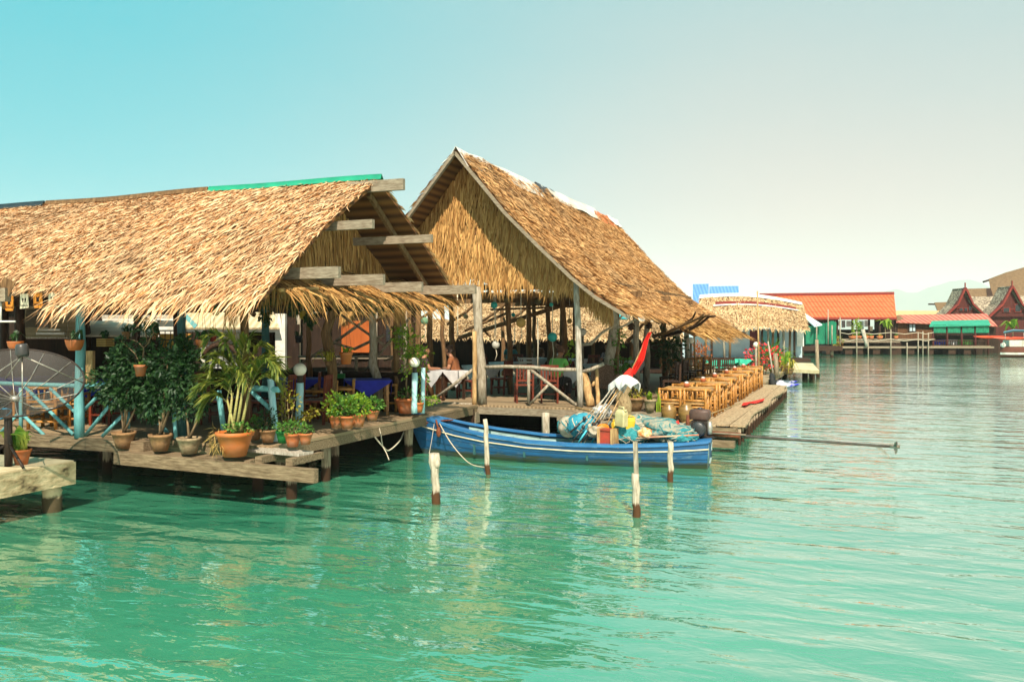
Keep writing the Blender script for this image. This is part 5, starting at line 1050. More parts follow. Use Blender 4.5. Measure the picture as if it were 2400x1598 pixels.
def gable_house(label, apx, apy, hw, by, d0, win):
    h = Far('gabled_house', label, 'house', apx, d0, 'dark red gabled houses')
    A = h.P(apx, apy); L_ = h.P(apx-hw, by); R_ = h.P(apx+hw, by); 
    MB().add([(A.x, .4, A.z-.2), (L_.x+.3, .4, L_.z), (R_.x-.3, .4, R_.z), (A.x, .55, A.z-.2), (L_.x+.3, .55, L_.z), (R_.x-.3, .55, R_.z)], [(0, 1, 2), (5, 4, 3), (0, 3, 4, 1), (2, 1, 4, 5), (0, 2, 5, 3)]).build('gable_wall', MAROON, h.t)
    for sg, E in ((-1, L_), (1, R_)):
        pts = [A+Vector((0, 0, .35)), A.lerp(E, .5)+Vector((-sg*.18, 0, -.25)), E]; q = MB(); 
        for p_, r_ in zip(pts[:-1], pts[1:]): q.beam(p_, r_, .22, .42, up=(0, 1, 0))
        q.build('barge_board', MAROON_L, h.t)
        rows = [[p_+Vector((0, y_, 0)) for p_ in pts] for y_ in (.1, 3.0)]
        if sg < 0: rows = [r_[::-1] for r_ in rows]
        MB().sheet(rows, .12, 0, False).build('roof', SHAKE, h.t)
    MB().beam(A+Vector((0, 0, .2)), A+Vector((0, 0, 1.0)), .12).build('finial', MAROON_L, h.t)
    for x, y, w2, h2 in win:
        f = h.wall('window', MAROON_L, apx+x-w2, apx+x+w2, y-h2, y+h2, .28, .1); h.wall('pane', PANE, apx+x-w2*.75, apx+x+w2*.75, y-h2*.8, y+h2*.8, .22, .06, f)
    h.wall('lower_wall', MAROON, apx-hw+4, apx+hw-4, by, 805, .8); h.wall('belt_board', MAROON_L, apx-hw*.62, apx+hw*.62, by-(by-apy)*.28, by-(by-apy)*.25, .3, .08); return h.done()
gable_house('left of the two dark red steep gabled houses', 2262, 681, 43, 737, 108, ((-9, 725, 5, 4), (2, 725, 5, 4), (12, 721, 4, 7)))
gable_house('right dark red gabled house cut by the picture edge', 2372, 677, 54, 742, 106, ((-13, 726, 9, 6), (14, 722, 8, 10)))
h = Far('shake_roofed_house', 'weathered wood shake roof between the two red gables', 'house', 2300, 114)
h.slab('roof', SHAKE, h.P(2226, 696, 4), h.P(2420, 693, 4), h.P(2420, 745, 0), h.P(2226, 735, 0), .15); h.wall('wall', MAROON, 2228, 2420, 735, 800, .5); h.wall('ridge_board', MAROON_L, 2226, 2250, 697, 700, 3.6, .2); h.done()
h = Far('brown_roofed_house', 'small brown shingle roof with a projecting ridge pole', 'house', 2210, 122)
h.slab('roof', SHING, h.P(2190, 709, 4), h.P(2240, 707, 4), h.P(2240, 750, 0), h.P(2206, 750, 0), .15); h.pole('ridge_pole', W_DARK, 2176, 713, 2195, 713, 3.9, .12); h.wall('wall', DARKIN, 2208, 2240, 748, 800, .6); h.done()
h = Far('brown_roofed_hall', 'brown shingle roofed hall with a dark end behind the red gables', 'hall', 2290, 128)
h.slab('roof', SHING, h.P(2257, 677, 4), h.P(2326, 675, 4), h.P(2332, 720, 0), h.P(2275, 720, 0), .15); h.slab('end_roof', W_DARK, h.P(2312, 676, 3.8), h.P(2322, 675, 3.8), h.P(2328, 695, 2), h.P(2314, 695, 2), .1); h.pole('ridge_pole', W_DARK, 2238, 681, 2260, 681, 3.9, .13); h.wall('wall', DARKIN, 2275, 2335, 715, 800, .6); h.done()
h = Far('great_brown_hall', 'huge brown shingle roof rising at the right edge of the picture', 'hall', 2390, 138)
h.slab('roof', SHING, h.P(2317, 654, 8), h.P(2356, 639, 8), h.P(2372, 700, 2), h.P(2326, 700, 2), .2); h.slab('roof', SHING, h.P(2356, 639, 8.1), h.P(2440, 615, 8.1), h.P(2440, 700, 2), h.P(2372, 700, 2), .2); h.pole('ridge_pole', W_DARK, 2304, 661, 2320, 656, 7.9, .16); h.wall('wall', DARKIN, 2330, 2440, 695, 800, 2.5); h.done()
# green awning pavilion, pier, boats
h = Far('green_awning_pavilion', 'little waterside pavilion with a green awning on dark posts', 'pavilion', 2245, 90)
h.slab('awning', GREENA, h.P(2184, 752, 2.5), h.P(2316, 749, 2.5), h.P(2322, 761, -.4), h.P(2178, 764, -.4), .1)
for i, (a_, b_) in enumerate(((2188, 2217), (2221, 2251), (2255, 2283), (2287, 2318))): MB().sheet([[h.P(a_+(b_-a_)*k/6, y_, -.15+.05*math.sin(k*2+y_)) for k in range(7)] for y_ in (761, 770, 780)], .02).build('awning_curtain', GREENM, h.t)
for px in (2187, 2220, 2254, 2286, 2316): h.pole('post', MAROON, px, 762, px, 840, 0, .11, z0=-.6)
for px in (2190, 2254, 2316): h.pole('post', W_DARK, px, 760, px, 812, 2.5, .1)
h.wall('back_screen', DARKIN, 2186, 2340, 786, 834, 3.3); h.wall('railing', W_DARK, 2186, 2318, 797, 799.5, .05, .08); h.wall('floor', W_BEAM, 2183, 2322, 810, 814, -.3, 3.2); q = MB()
for k in range(24): q.box(h.P(2189+k*5.5, 804, .1), (.05, .05, .45))
q.build('baluster_row', W_DARK, h.t); h.done()
for i, (px, c_) in enumerate(((2203, CLOTHB), (2228, CLOTHW), (2262, SH_GR))): 
    v = PZ(px, 91.5, CAM.z-41/F*91.5*1.0); q = tag(MB().box((0, 0, .42), (1.3, .5, .55)).box((0, 0, .1), (1.2, .4, .2), m=1).build('covered_counter', [c_, W_DARK]), ('blue', 'white', 'green')[i]+' cloth covered counter inside the green awning pavilion', 'counter'); q.location = v; q.rotation_euler = (0, 0, YAW)
h = Far('far_pier', 'long low plank pier on stubby floats in front of the far houses', 'pier', 2060, 88)
h.wall('walkway', W_GREY, 1925, 2330, 812, 816, 0, 1.6); h.wall('upper_walkway', W_GREY, 1968, 2192, 794, 796.5, 1.8, 1.6)
for i, px in enumerate((1945, 1990, 2015, 2055, 2092, 2135, 2180, 2232, 2268)): h.wall('float', W_DARK, px-9, px+8, 816.5, 830, .2, 1.2)
for px, pt in ((2008, 776), (2088, 772), (2152, 779), (2163, 776), (2176, 779), (2035, 800), (2126, 802)): h.pole('pile', W_GREYV, px, pt, px, 836, -.15, .06, z0=-.6)
lp = MB().tube([h.P(2022, 772, -.3), h.P(2029, 800, -.3), h.P(2032, 812, -.3)], [.2, .17, .15], 9).build('leaning_trunk', W_PALEV, h.t)
for a_, b_ in ((1968, 2008), (2008, 2088), (2088, 2152), (2152, 2188)):
    for y_ in (779, 795): MB().tube([h.P(a_, y_, -.15), h.P((a_+b_)/2, y_+4, -.15), h.P(b_, y_, -.15)], .03, 5).build('rope_rail', ROPE, h.t)
h.done()
def farplant(label, px, py, d, n, L, wd, m, seed, st=0, lean=.8, curl=.6):
    v = W(px, py, d); t = thing('leafy_plant', label, 'plant', v, 'plants on the far pier'); spiky('foliage', t, v+Vector((0, 0, st)), n, L, wd, m, seed, lean, curl)
    MB().tube([v, v+Vector((0, 0, max(st, .12)))], .05, 6).build('stem', STEM, t); return t
farplant('bright banana-like plant on the far pier under the red roof', 2075, 795, 89, 12, 1.7, .30, LF_L, 3, 1.3, 1.3, .9)
t = thing('climbing_plant', 'bright green climbing plant on the far pier', 'plant', W(2008, 795, 89)); v = W(2008, 772, 89); leaves('foliage', LF_L, t, [((v.x, v.y, v.z), (.5, .4, 1.1), 240)], .22, .16, 6, .1, .1); MB().tube([W(2008, 795, 89), W(2008, 750, 89)], .05, 6).build('stem', STEM, t)
t = thing('croton_bush', 'orange leaved bush beside the green shade netting', 'plant', W(1962, 812, 84)); v = W(1962, 800, 84); leaves('foliage', LF_Y, t, [((v.x, v.y, v.z), (.55, .4, .6), 200)], .22, .08, 8, -.1, .1); leaves('flowers', FL_O, t, [((v.x, v.y, v.z-.2), (.4, .4, .5), 90)], .22, .08, 9)
for i, (px, w_) in enumerate(((1999, 13), (2010, 13), (2030, 8), (2042, 8), (2062, 10), (2100, 7))):
    v = W(px, 795, 89); t = thing('planter_pot', ('long clay trough left of the climbing plant', 'clay trough right of the climbing plant', 'small planter right of the leaning trunk', 'second small planter right of the leaning trunk', 'planter left of the banana-like plant', 'orange pot by the brown boarded house')[i], 'planter', v, 'planters on the far pier'); MB().lathe([(.0001, 0), (.22*w_/9, 0), (.3*w_/9, .35), (.26*w_/9, .35), (.0001, .3)], v, 12).build('pot', TERRA, t); spiky('foliage', t, v+Vector((0, 0, .3)), 10, .5, .08, LF_M if i % 2 else LF_Y, 20+i, .9, .6)
v = W(2395, 750, 92); t = farplant('bright banana plant behind the moored boat at the right edge', 2374, 790, 93, 9, 2.0, .45, LF_L, 13, 1.0, 1.4, .8)
v = W(2318, 789, 89); kayak('kayak', 'long red kayak racked on the pier beside the awning pavilion', W(2318, 790, 90), 3.4, KAYAK, YAW+R(1), .17, .24, 'red kayaks'); kayak('kayak', 'second red kayak racked farther right on the pier', W(2368, 793, 89), 3.6, KAYAK, YAW-R(5), .17, .24, 'red kayaks')
h = Far('motor_boat', 'moored motor boat with brown hull band and blue canopy at the right edge', 'motor boat', 2400, 80); rows = []
for k, px in enumerate((2344, 2350, 2365, 2400, 2450)):
    wv = (.15, .45, .8, 1, 1)[k]; rows.append([h.P(px, HZ, 1+s_*wv*.9, z=z_) for s_, z_ in ((-1, 1.0), (-1, .62), (-.8, .12), (0, -.2), (.8, .12), (1, .62), (1, 1.0))])
MB().sheet(rows).build('hull', mat('brown_hull', (.16, .05, .03), (.12, .04, .025), 3, .5), h.t); MB().sheet([[r_[1].lerp(r_[2], .35)+Vector((-.02, -.04, 0)) for r_ in rows], [r_[1].lerp(r_[2], .75)+Vector((-.02, -.04, .0)) for r_ in rows]], -.03).build('hull_stripe', WHITE, h.t)
MB().sheet([[r_[0]+Vector((0, 0, .0)) for r_ in rows], [r_[-1]+Vector((0, 0, .0)) for r_ in rows]], .05).build('deck', W_DARK, h.t); MB().box(h.P(2378, HZ, 1, z=1.3), (1.6, 1.1, .6)).build('cabin', mat('cream_cabin', (.62, .58, .48), (.5, .46, .36)), h.t)
MB().ball(h.P(2352, HZ, .6, z=1.15), (.22, .2, .25)).build('fender', WHITE, h.t)
MB().sheet([[h.P(2352, 777, 0), h.P(2375, 772, 0), h.P(2440, 774, 0)], [h.P(2352, 781, 2), h.P(2375, 776, 2), h.P(2440, 778, 2)]], .06).build('canopy', mat('blue_canopy', (.12, .26, .36), (.08, .18, .26), 3, .7), h.t)
for px in (2356, 2400): h.pole('canopy_post', STEEL, px, 777, px, 806, .2, .03)
h.done()
# ------------------------------------------------------------------ concrete landing, dish
ld = thing('concrete_landing', 'mossy concrete landing slab at the lower left with a round pillar', 'landing', (-6.8, -11.5, 0))
MB().box((-7.6, -12.4, .545), (5.5, 5.4, .33)).build('slab', CONC, ld); MB().box((-7.6, -12.4, .722), (5.46, 5.36, .022)).build('top_screed', CONC_T, ld)
MB().lathe([(.135, -1), (.135, .22), (.125, .26), (.14, .30), (.12, .33), (.13, .378)], (-5.04, -9.95, 0), 14).build('pillar', mat('pillar_concrete', (.56, .46, .28), (.38, .30, .17), 5, .9, .9, stain=(.24, (.06, .045, .022)), bd=.03), ld)
DZ = .735; base = G(20, 1092, DZ); dshT = thing('satellite_dish', 'big black mesh satellite dish on a black pole at the left edge', 'satellite dish', base)
rc = W(33, 893, 12.2); fwd = Vector((-SR, CR, 0)); rgt = Vector((CR, SR, 0)); up = Vector((0, 0, 1))
ax = (rgt*.22+up*.85-fwd*.42).normalized(); e1 = (rgt-ax*rgt.dot(ax)).normalized(); e2 = ax.cross(e1); RD = .90
mesh_m = bpy.data.materials.new('dish_mesh'); mesh_m.use_nodes = True; n_ = mesh_m.node_tree.nodes; l_ = mesh_m.node_tree.links; tr = n_.new('ShaderNodeBsdfTransparent'); mx_ = n_.new('ShaderNodeMixShader'); mx_.inputs[0].default_value = .50
n_['Principled BSDF'].inputs['Base Color'].default_value = (.055, .045, .036, 1); n_['Principled BSDF'].inputs['Roughness'].default_value = .6
l_.new(tr.outputs[0], mx_.inputs[1]); l_.new(n_['Principled BSDF'].outputs[0], mx_.inputs[2]); l_.new(mx_.outputs[0], n_['Material Output'].inputs[0])
dp = lambda r, a: rc+(e1*math.cos(a)+e2*math.sin(a))*r*RD+ax*(.30*(r*r-1))
MB().sheet([[dp(r, 2*math.pi*j/48) for j in range(49)] for r in (.05, .25, .45, .65, .82, 1)]).build('reflector', mesh_m, dshT)
MB().tube([dp(1, 2*math.pi*j/48) for j in range(49)], .014, 6).build('rim', IRON, dshT)
for j in range(12): MB().tube([dp(r, j*math.pi/6) for r in (.05, .5, 1)], .007, 5).build('rib', STEEL, dshT)
fd = W(52, 822, 12.0); MB().lathe([(.0001, -.085), (.075, -.085), (.085, -.05), (.085, .06), (.07, .095), (.0001, .10)], fd, 16, rot=(ax*-1).to_track_quat('Z', 'Y').to_matrix().inverted() if False else Matrix.Rotation(R(-8), 3, 'Y')).build('feed_cap', mat('feed_plastic', (.05, .046, .042), (.03, .028, .026), 6, .35, spec=.5), dshT)
for a in (.35, 2.3, 4.2, 5.4): MB().tube([fd-up*.07, dp(.98 if a in (.35, 4.2) else .5, a)], .009, 6).build('feed_strut', STEEL, dshT)
MB().ball(dp(0.0, 0), (.07, .07, .05), 10, 6).build('hub', STEEL, dshT)
MB().tube([base, W(19, 945, 12.2)], .055, 10).build('mast', IRON, dshT)
for dx, dy_ in ((.42, -.1), (-.3, -.35), (-.2, .4)): MB().tube([base+Vector((0, 0, .33)), base+Vector((dx, dy_, 0.02))], .02, 7).build('tripod_leg', IRON, dshT)
rope('thin blue cable trailing off the satellite dish mast', [W(-20, 962, 12.0), W(5, 958, 12.0), W(26, 960, 12.1), W(14, 975, 12.1), W(-10, 985, 12.1)], .008, mat('blue_cable', (.04, .25, .42), (.03, .18, .3)), 'cable', 'cable')
c = G(50, 1088, DZ); potted('square-ish terracotta pot with broad green leaves on the concrete landing', c, .13, .22, TERRA, 'spiky', (15, .55, .15, .6, .7), 31, mat('variegated_leaf', (.10, .26, .03), (.55, .52, .10), 3, .5, isl=.3, pos=.6, wid=.2, sss=.2))
# bird box and its pole
t = thing('bird_box', 'small grey wooden box with a gabled roof at the left picture edge', 'bird box', W(5, 690, 12.8)); c = W(2, 691, 12.8)
MB().box(c, (.22, .16, .20), YAW).build('box', W_GREY, t); q = MB()
for s_ in (-1, 1): q.beam(c+rgt*.0+up*.16-fwd*.0, c+rgt*s_*.17+up*.08, .24, .02, up=tuple(fwd))
q.build('roof', W_BROWN, t); MB().tube([c-up*.1, c-up*.40], .012, 6).build('hanger', WHITE, t); MB().tube([c-up*.40-rgt*.2, c-up*.40+rgt*.22], .014, 6).build('crossbar', WHITE, t)
# ------------------------------------------------------------------ pennants along the eave
DK = mat('sign_ink', (.012, .01, .008), (.02, .016, .012)); PO = mat('orange_pennant', (.66, .25, .03), (.54, .18, .02), 3, .7); PC = mat('cream_pennant', (.62, .58, .42), (.50, .46, .32), 3, .7)
MY = Matrix.Rotation(YAW*0, 4, 'Z')
for i, (px, py) in enumerate(((22, 709), (57, 704), (89, 702), (124, 701), (160, 705))):
    o_ = i % 2 == 0; c = PY(px, py+2, -8.60); t = thing('bar_pennant', ('first orange pennant from the left under the straw eave', 'first cream pennant from the left under the straw eave', 'second orange pennant under the straw eave', 'second cream pennant under the straw eave', 'rightmost orange pennant, half behind the straw fringe')[i], 'pennant', c, 'pennants under the eave')
    w2, h2 = .105, .13; pts = [(-w2*.95, h2), (w2*.95, h2), (w2, -h2*.6), (w2*.8, -h2), (-w2*.8, -h2), (-w2, -h2*.6)] if o_ else [(-w2*.9, h2), (w2*.9, h2), (w2, -h2*.85), (.0, -h2*.95), (-w2, -h2)]
    k = len(pts); MB().add([c+Vector((x, -.004, z)) for x, z in pts]+[c+Vector((x, .004, z)) for x, z in pts], [tuple(range(k)), tuple(range(2*k-1, k-1, -1))]+[(j, j+k, (j+1) % k+k, (j+1) % k) for j in range(k)]).build('cloth', PO if o_ else PC, t)
    text('SINGHA' if o_ else 'Carlsberg', .052 if o_ else .046, DK, t, Matrix.Translation(c+Vector((0, -.007, -h2*.55)))@Matrix.Rotation(R(90), 4, 'X'))
    q = MB()
    for (x, z, a, b) in (((0, .02, .035, .03), (-.02, .05, .02, .018), (.025, .045, .018, .025), (.0, -.012, .04, .012)) if o_ else ((-.03, .03, .022, .028), (.03, .03, .022, .028), (-.03, -.005, .016, .012), (.03, -.005, .016, .012))): q.ball(c+Vector((x, -.006, z)), (a, .003, b), 10, 6)
    q.build('emblem', DK, t)
# ------------------------------------------------------------------ globe lamps on posts
def globe(label, px, py, pyb, y, rg_, rp, pyt, pm=PALEBL, base=None):
    b = PY(px-1, pyb, y) if base is None else base; c = PY(px, py, y); a = PY(px, pyt, y); t = thing('globe_lamp', label, 'lamp post', (b.x, b.y, b.z), 'globe lamps')
    MB().log((b.x, b.y, b.z), (a.x, a.y, a.z), rp, rp*.95, px, n=10, wob=.1).build('post', pm, t); MB().tube([a, (a.x, a.y, c.z-rg_*.75)], rp*.75, 9).build('neck', IRON, t)
    MB().ball(c, rg_, 18, 12).build('globe', GLOBE, t)
globe('white globe lamp on a pale blue post by the small deck pots', 703, 866, 1008, -6.2, .117, .07, 897); globe('white globe lamp on a pale blue post at the boat bow', 972, 849, 968, -3.6, .104, .062, 873)
rl2 = thing('blue_post', 'thin pale blue post twined with a flowering vine next to the bow lamp', 'post', PY(990, 968, -3.4)); MB().tube([PY(991, 968, -3.4), PY(992, 862, -3.4)], .045, 8).build('post', PALEBL, rl2)
for i, (px, py, d) in enumerate(((1488, 798, 29), (1619, 798, 33), (1572, 805, 31), (1772, 808, 38), (1365, 778, 27))):
    c = W(px, py, d); b = PZ(px, d, FZ if px < 1600 else .55); t = thing('globe_lamp', ('white lamp seen left of the red flag tip', 'white globe lamp behind the tall bamboo chairs', 'small white lamp right of the red flag', 'white lamp on a mossy post by the red flowers', 'glass lamp hanging beside the white corner post')[i], 'lamp post', b, 'globe lamps'); MB().ball(c, .13, 12, 8).build('globe', GLOBE, t); MB().tube([b, c-up*.1], .05, 7).build('post', W_GREYV, t)
# ------------------------------------------------------------------ lanterns and strings
def lantern(label, px, py, rpx, y, k, zt=None, ey=1.0, tail=0):
    c = PY(px, py, y); d = (c-CAM).dot(fwd); r = rpx/F*d; t = thing('paper_lantern', label, 'lantern', c, 'hanging lanterns'); MB().ball(c, (r, r, r*ey), 14, 10).build('shade', LANT[k], t); MB().tube([c+up*r*ey*.96, Vector((c.x, c.y, zt or 3.7))], .009, 5).build('cord', ROPE, t)
    if tail: MB().tube([c-up*r, c-up*(r+tail*.5)+rgt*.03, c-up*(r+tail)-rgt*.02], .010, 5).build('tail', ROPE, t)
for a in (('teal round lantern left of the brown lantern under the tall gable', 1158, 715, 8, 1.0, 'teal', 3.7, 1, .9), ('dull straw coloured lantern high under the gable', 1188, 701, 10, 2.0, 'olive'), ('large yellow straw lantern in the middle of the pavilion', 1221, 756, 11.5, 1.2, 'straw', 3.7, 1, .35), ('pale mint lantern near the flowering vine', 995, 752, 8.5, -1.2, 'mint', 3.3, 1, .35), ('white frilled lantern below the teal one', 1162, 808, 9, 1.0, 'white', 3.6, 1, .3), ('dark olive lantern beside a dark post', 1261, 706, 8, 3.5, 'olive'), ('tiny teal lantern high on its cord', 1292, 714, 5, 1.5, 'teal'), ('big teal striped lantern above the man in green', 1295, 790, 11, 1.5, 'teal', 3.7, 1, .6), ('dark lantern right of the white corner post', 1378, 710, 7, 2.5, 'olive'), ('red lantern under the straw fringe', 327, 734, 11, -7.9, 'red', 3.3, .8), ('green bottle-shaped lantern under the straw fringe', 505, 728, 10, -7.4, 'green', 3.3, 1.25), ('yellow ribbed lantern beside the hanging vine', 711, 738, 10, -4.8, 'yellow', 3.3, 1.1), ('brown dim lantern under the fringe at left', 235, 730, 10, -7.5, 'olive', 3.3), ('small straw lantern deep in the pavilion right of the big teal one', 1335, 752, 6, 6.0, 'straw'), ('small teal lantern deep in the pavilion left of the yellow one', 1203, 738, 5, 7.0, 'teal'), ('small cream lantern deep behind the double post', 1092, 742, 6, 5.0, 'cream')): lantern(*a)
for i, (px, y0, y1, yy_) in enumerate(((1072, 690, 785, -.5), (1260, 745, 870, .6), (1206, 768, 808, 1.2))):
    tag(MB().tube([PY(px, y0, yy_), PY(px+1, (y0+y1)/2, yy_), PY(px-(3 if i == 2 else 0), y1, yy_)], .014, 6).build('rope_string', ROPE, origin=PY(px, y1, yy_)), ('white cord with knots hanging at the left of the double post', 'long white cord hanging right of the yellow lantern', 'short white cord below the yellow lantern')[i], 'cord')
for i, (px, py, d) in enumerate(((1479, 766, 23), (1521, 764, 25))):
    c = W(px, py, d); t = thing('wind_lantern', ('left', 'right')[i]+' of the two dark tiered lanterns under the seaward eave', 'lantern', c, 'tiered lanterns'); MB().lathe([(.0001, -.12), (.03, -.08), (.09, -.06), (.09, -.02), (.06, -.01), (.1, 0), (.1, .05), (.07, .06), (.1, .08), (.02, .14), (.0001, .15)], c, 10).build('shade', W_DARK, t); MB().tube([c+up*.14, Vector((c.x, c.y, 3.0))], .008, 5).build('cord', ROPE, t)
# ------------------------------------------------------------------ furniture inside
wc = wood_chair(); wt = cloth_table(CLOTHW, .85, 'white_clothed_table'); bl = cloth_table(CLOTHB, .95, 'blue_clothed_table', .30, BAMB)
def floor_at(px, d, z=FZ): return PZ(px, d, z)
for i, (px, d, rz, lab) in enumerate(((722, 17.6, 100, 'red-brown wooden chair behind the front globe lamp'), (742, 16.6, 85, 'red-brown wooden chair right of the front globe lamp'), (612, 16.4, -80, 'red-brown wooden chair behind the pale blue rail post'), (560, 17.2, 95, 'red-brown wooden chair behind the palm stems'), (505, 16.6, -95, 'red-brown wooden chair left of the palm'), (250, 16.5, 80, 'red-brown wooden chair behind the blue struts'), (330, 17, -85, 'red-brown wooden chair behind the dark potted tree'), (205, 18, 10, 'red-brown wooden chair facing away behind the turquoise post'),
    (1288, 21.3, -2, 'dark wooden slat-back chair behind which the man in green sits'), (1228, 21.4, 6, 'red-brown chair left of the white clothed front table'), (1175, 24, 60, 'red-brown chair at the far left white table'), (1335, 23.5, 170, 'red-brown chair facing the camera beside the corner post'), (1092, 22.9, -95, 'red-brown chair holding the man in the brown shirt'), (978, 22.3, 95, 'red-brown chair holding the seated woman'), (1120, 27, 20, 'small chair deep inside the pavilion left of the double post'), (1440, 27.5, 150, 'dark chair holding the man in the patterned shirt'),
    (675, 16.9, 60, 'red-brown chair at the left of the yellow leaved shrub'), (590, 18.4, 180, 'red-brown chair deeper behind the palm, facing the water'), (455, 17.8, 20, 'red-brown chair in shadow left of the palm leaves'), (300, 18.6, 175, 'red-brown chair facing the water behind the dark trees'), (1145, 30.5, -60, 'small dark chair deep in the pavilion left of the white folding chair'), (1205, 30, 150, 'small dark chair deep in the pavilion facing the camera'), (1275, 28.5, 90, 'small chair at the right of the middle pavilion table'), (1385, 29.5, 20, 'chair in shadow between the corner posts'))):
    place(wc, 5, floor_at(px, d), YAW+R(rz), lab, 'wooden restaurant chairs')
for i, (px, d, rz, lab) in enumerate(((1042, 22.4, 45, 'white clothed table with a long hanging corner between the seated couple'), (1315, 22.6, 25, 'white clothed table beside the man in the green shirt'), (1190, 28, 45, 'white clothed table in the middle of the dark pavilion'), (1130, 25.6, 40, 'white clothed table behind the double post'), (1412, 26.6, 40, 'small white clothed table at the man in the patterned shirt'), (1475, 29, 30, 'white clothed table near the seaward edge of the pavilion'), (1250, 32, 20, 'small distant white table deep under the yellow lantern'), (1340, 31, 50, 'distant white table in shadow right of the corner post'))):
    place(wt, 6, floor_at(px, d), YAW+R(rz), lab, 'white clothed tables')
for i, (px, d, rz, lab) in enumerate(((862, 18.6, 12, 'royal blue clothed table in sunlight at the deck corner'), (105, 17.5, 0, 'blue clothed table behind the satellite dish'), (230, 18.2, 4, 'blue clothed table right of the turquoise post'), (45, 19.5, 0, 'blue clothed table farthest to the left'), (700, 18.8, 8, 'blue clothed table behind the front globe lamp'))):
    place(bl, 7, floor_at(px, d), YAW+R(rz), lab, 'blue clothed tables')
v = floor_at(862, 18.6); t = thing('napkin_box', 'green napkin box on a table beside the crooked post', 'napkin box', W(800, 880, 18.4)); MB().box(W(800, 881, 18.4), (.15, .12, .10), YAW).build('box', LANT['green'], t); MB().lathe([(.03, 0), (.0001, .07)], W(800, 875, 18.4), 8).build('tissue', CLOTHW, t)
for i, (px, d, rz, lab) in enumerate(((750, 17.3, 80, 'bamboo armchair right of the front globe lamp'), (800, 17.9, 100, 'bamboo armchair behind the leafy flower pots'), (912, 19.2, -100, 'bamboo armchair right of the royal blue table'), (115, 15.9, 0, 'bamboo chair seen through the satellite dish'), (165, 16.4, 6, 'bamboo chair half behind the turquoise corner post'))):
    place(bc, 1, floor_at(px, d), YAW+R(rz), lab, 'bamboo chairs in the straw roofed restaurant')
c = floor_at(1245, 25.5); t = thing('slatted_deckchair', 'white slatted folding chair in the middle of the pavilion', 'folding chair', c); q = MB()
for k in range(6): q.box(c+rgt*(-.05+.05*k*-.5)+up*(.95-.1*k)+fwd*(.05-.03*k)*0, (.60, .03, .055), YAW)
q.build('backrest', WHITE, t); MB().box(c+rgt*.1+up*.40, (.60, .5, .05), YAW).build('seat', WHITE, t)
for s_ in (-1, 1): MB().tube([c+rgt*(s_*.28+.2), c+rgt*(s_*.28-.12)+up*1.0], .02, 6).build('leg', WHITE, t); MB().tube([c+rgt*(s_*.28-.2)+fwd*.2, c+rgt*(s_*.28+.2)+up*.42], .02, 6).build('leg', WHITE, t)
# ------------------------------------------------------------------ potted plants along the deck
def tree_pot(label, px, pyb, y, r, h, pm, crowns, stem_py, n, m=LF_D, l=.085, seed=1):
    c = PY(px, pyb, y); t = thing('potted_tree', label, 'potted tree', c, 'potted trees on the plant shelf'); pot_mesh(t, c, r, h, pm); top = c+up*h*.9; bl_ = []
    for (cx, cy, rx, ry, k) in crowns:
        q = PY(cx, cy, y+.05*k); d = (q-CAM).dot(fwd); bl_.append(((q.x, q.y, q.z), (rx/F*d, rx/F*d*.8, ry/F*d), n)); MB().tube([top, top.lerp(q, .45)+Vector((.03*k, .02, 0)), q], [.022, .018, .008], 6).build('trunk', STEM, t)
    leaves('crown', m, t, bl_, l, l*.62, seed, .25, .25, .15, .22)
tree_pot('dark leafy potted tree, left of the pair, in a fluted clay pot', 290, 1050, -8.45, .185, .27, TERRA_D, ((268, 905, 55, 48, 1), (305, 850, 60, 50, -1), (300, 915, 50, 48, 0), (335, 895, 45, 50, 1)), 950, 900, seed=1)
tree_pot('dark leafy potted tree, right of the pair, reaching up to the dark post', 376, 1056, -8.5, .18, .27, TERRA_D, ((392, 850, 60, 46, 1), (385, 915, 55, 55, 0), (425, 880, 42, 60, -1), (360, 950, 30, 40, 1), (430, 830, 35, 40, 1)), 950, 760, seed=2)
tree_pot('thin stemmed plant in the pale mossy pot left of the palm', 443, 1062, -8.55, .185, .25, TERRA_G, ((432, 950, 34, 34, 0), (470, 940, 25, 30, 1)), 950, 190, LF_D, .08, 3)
pc = PY(550, 1068, -8.62); pm_ = thing('potted_palm', 'feathery palm in the largest bright orange pot on the plant shelf', 'potted palm', pc, 'potted palms'); pot_mesh(pm_, pc, .275, .37, TERRA_O); top = pc+up*.33
sp_ = []; rg = random.Random(8)
for k, (px, py) in enumerate(((545, 920), (560, 905), (572, 895), (532, 935), (585, 910))):
    b = top+Vector((.05*(k-2), .03*(k % 3-1), 0)); e = PY(px, py, -8.6); MB().tube([b, b.lerp(e, .5), e], [.028, .022, .016], 7).build('stem', PALMS, pm_); sp_.append((b, e))
V5 = []
for i, (dx, reach, rise, drop, k) in enumerate(((-1, .95, .55, .85, 0), (-.9, .75, .85, .75, 1), (.9, 1.05, .62, .50, 2), (1, .85, .75, .65, 4), (-.3, .45, 1.0, .30, 2), (.25, .35, 1.08, .25, 1), (.8, .70, .40, .60, 4), (-1, .65, .25, .95, 3), (-.8, .9, .35, .55, 0), (1, .60, .9, .5, 2), (-.5, .5, .75, .35, 0), (.5, .7, .78, .45, 4))):
    V5.append((dx*CR+(rg.random()-.5)*.9*SR, dx*SR+(rg.random()-.6)*.9, reach*.62, rise*.72, drop*.38, sp_[k][1]-up*.05))
fronds('fronds', [PALM, PALMS], pm_, top, V5+[(-.7, -.6, .50, .85, .25, sp_[1][1]), (.9, -.2, .5, .55, .35, sp_[3][1])], .27, .030, 34, 5)
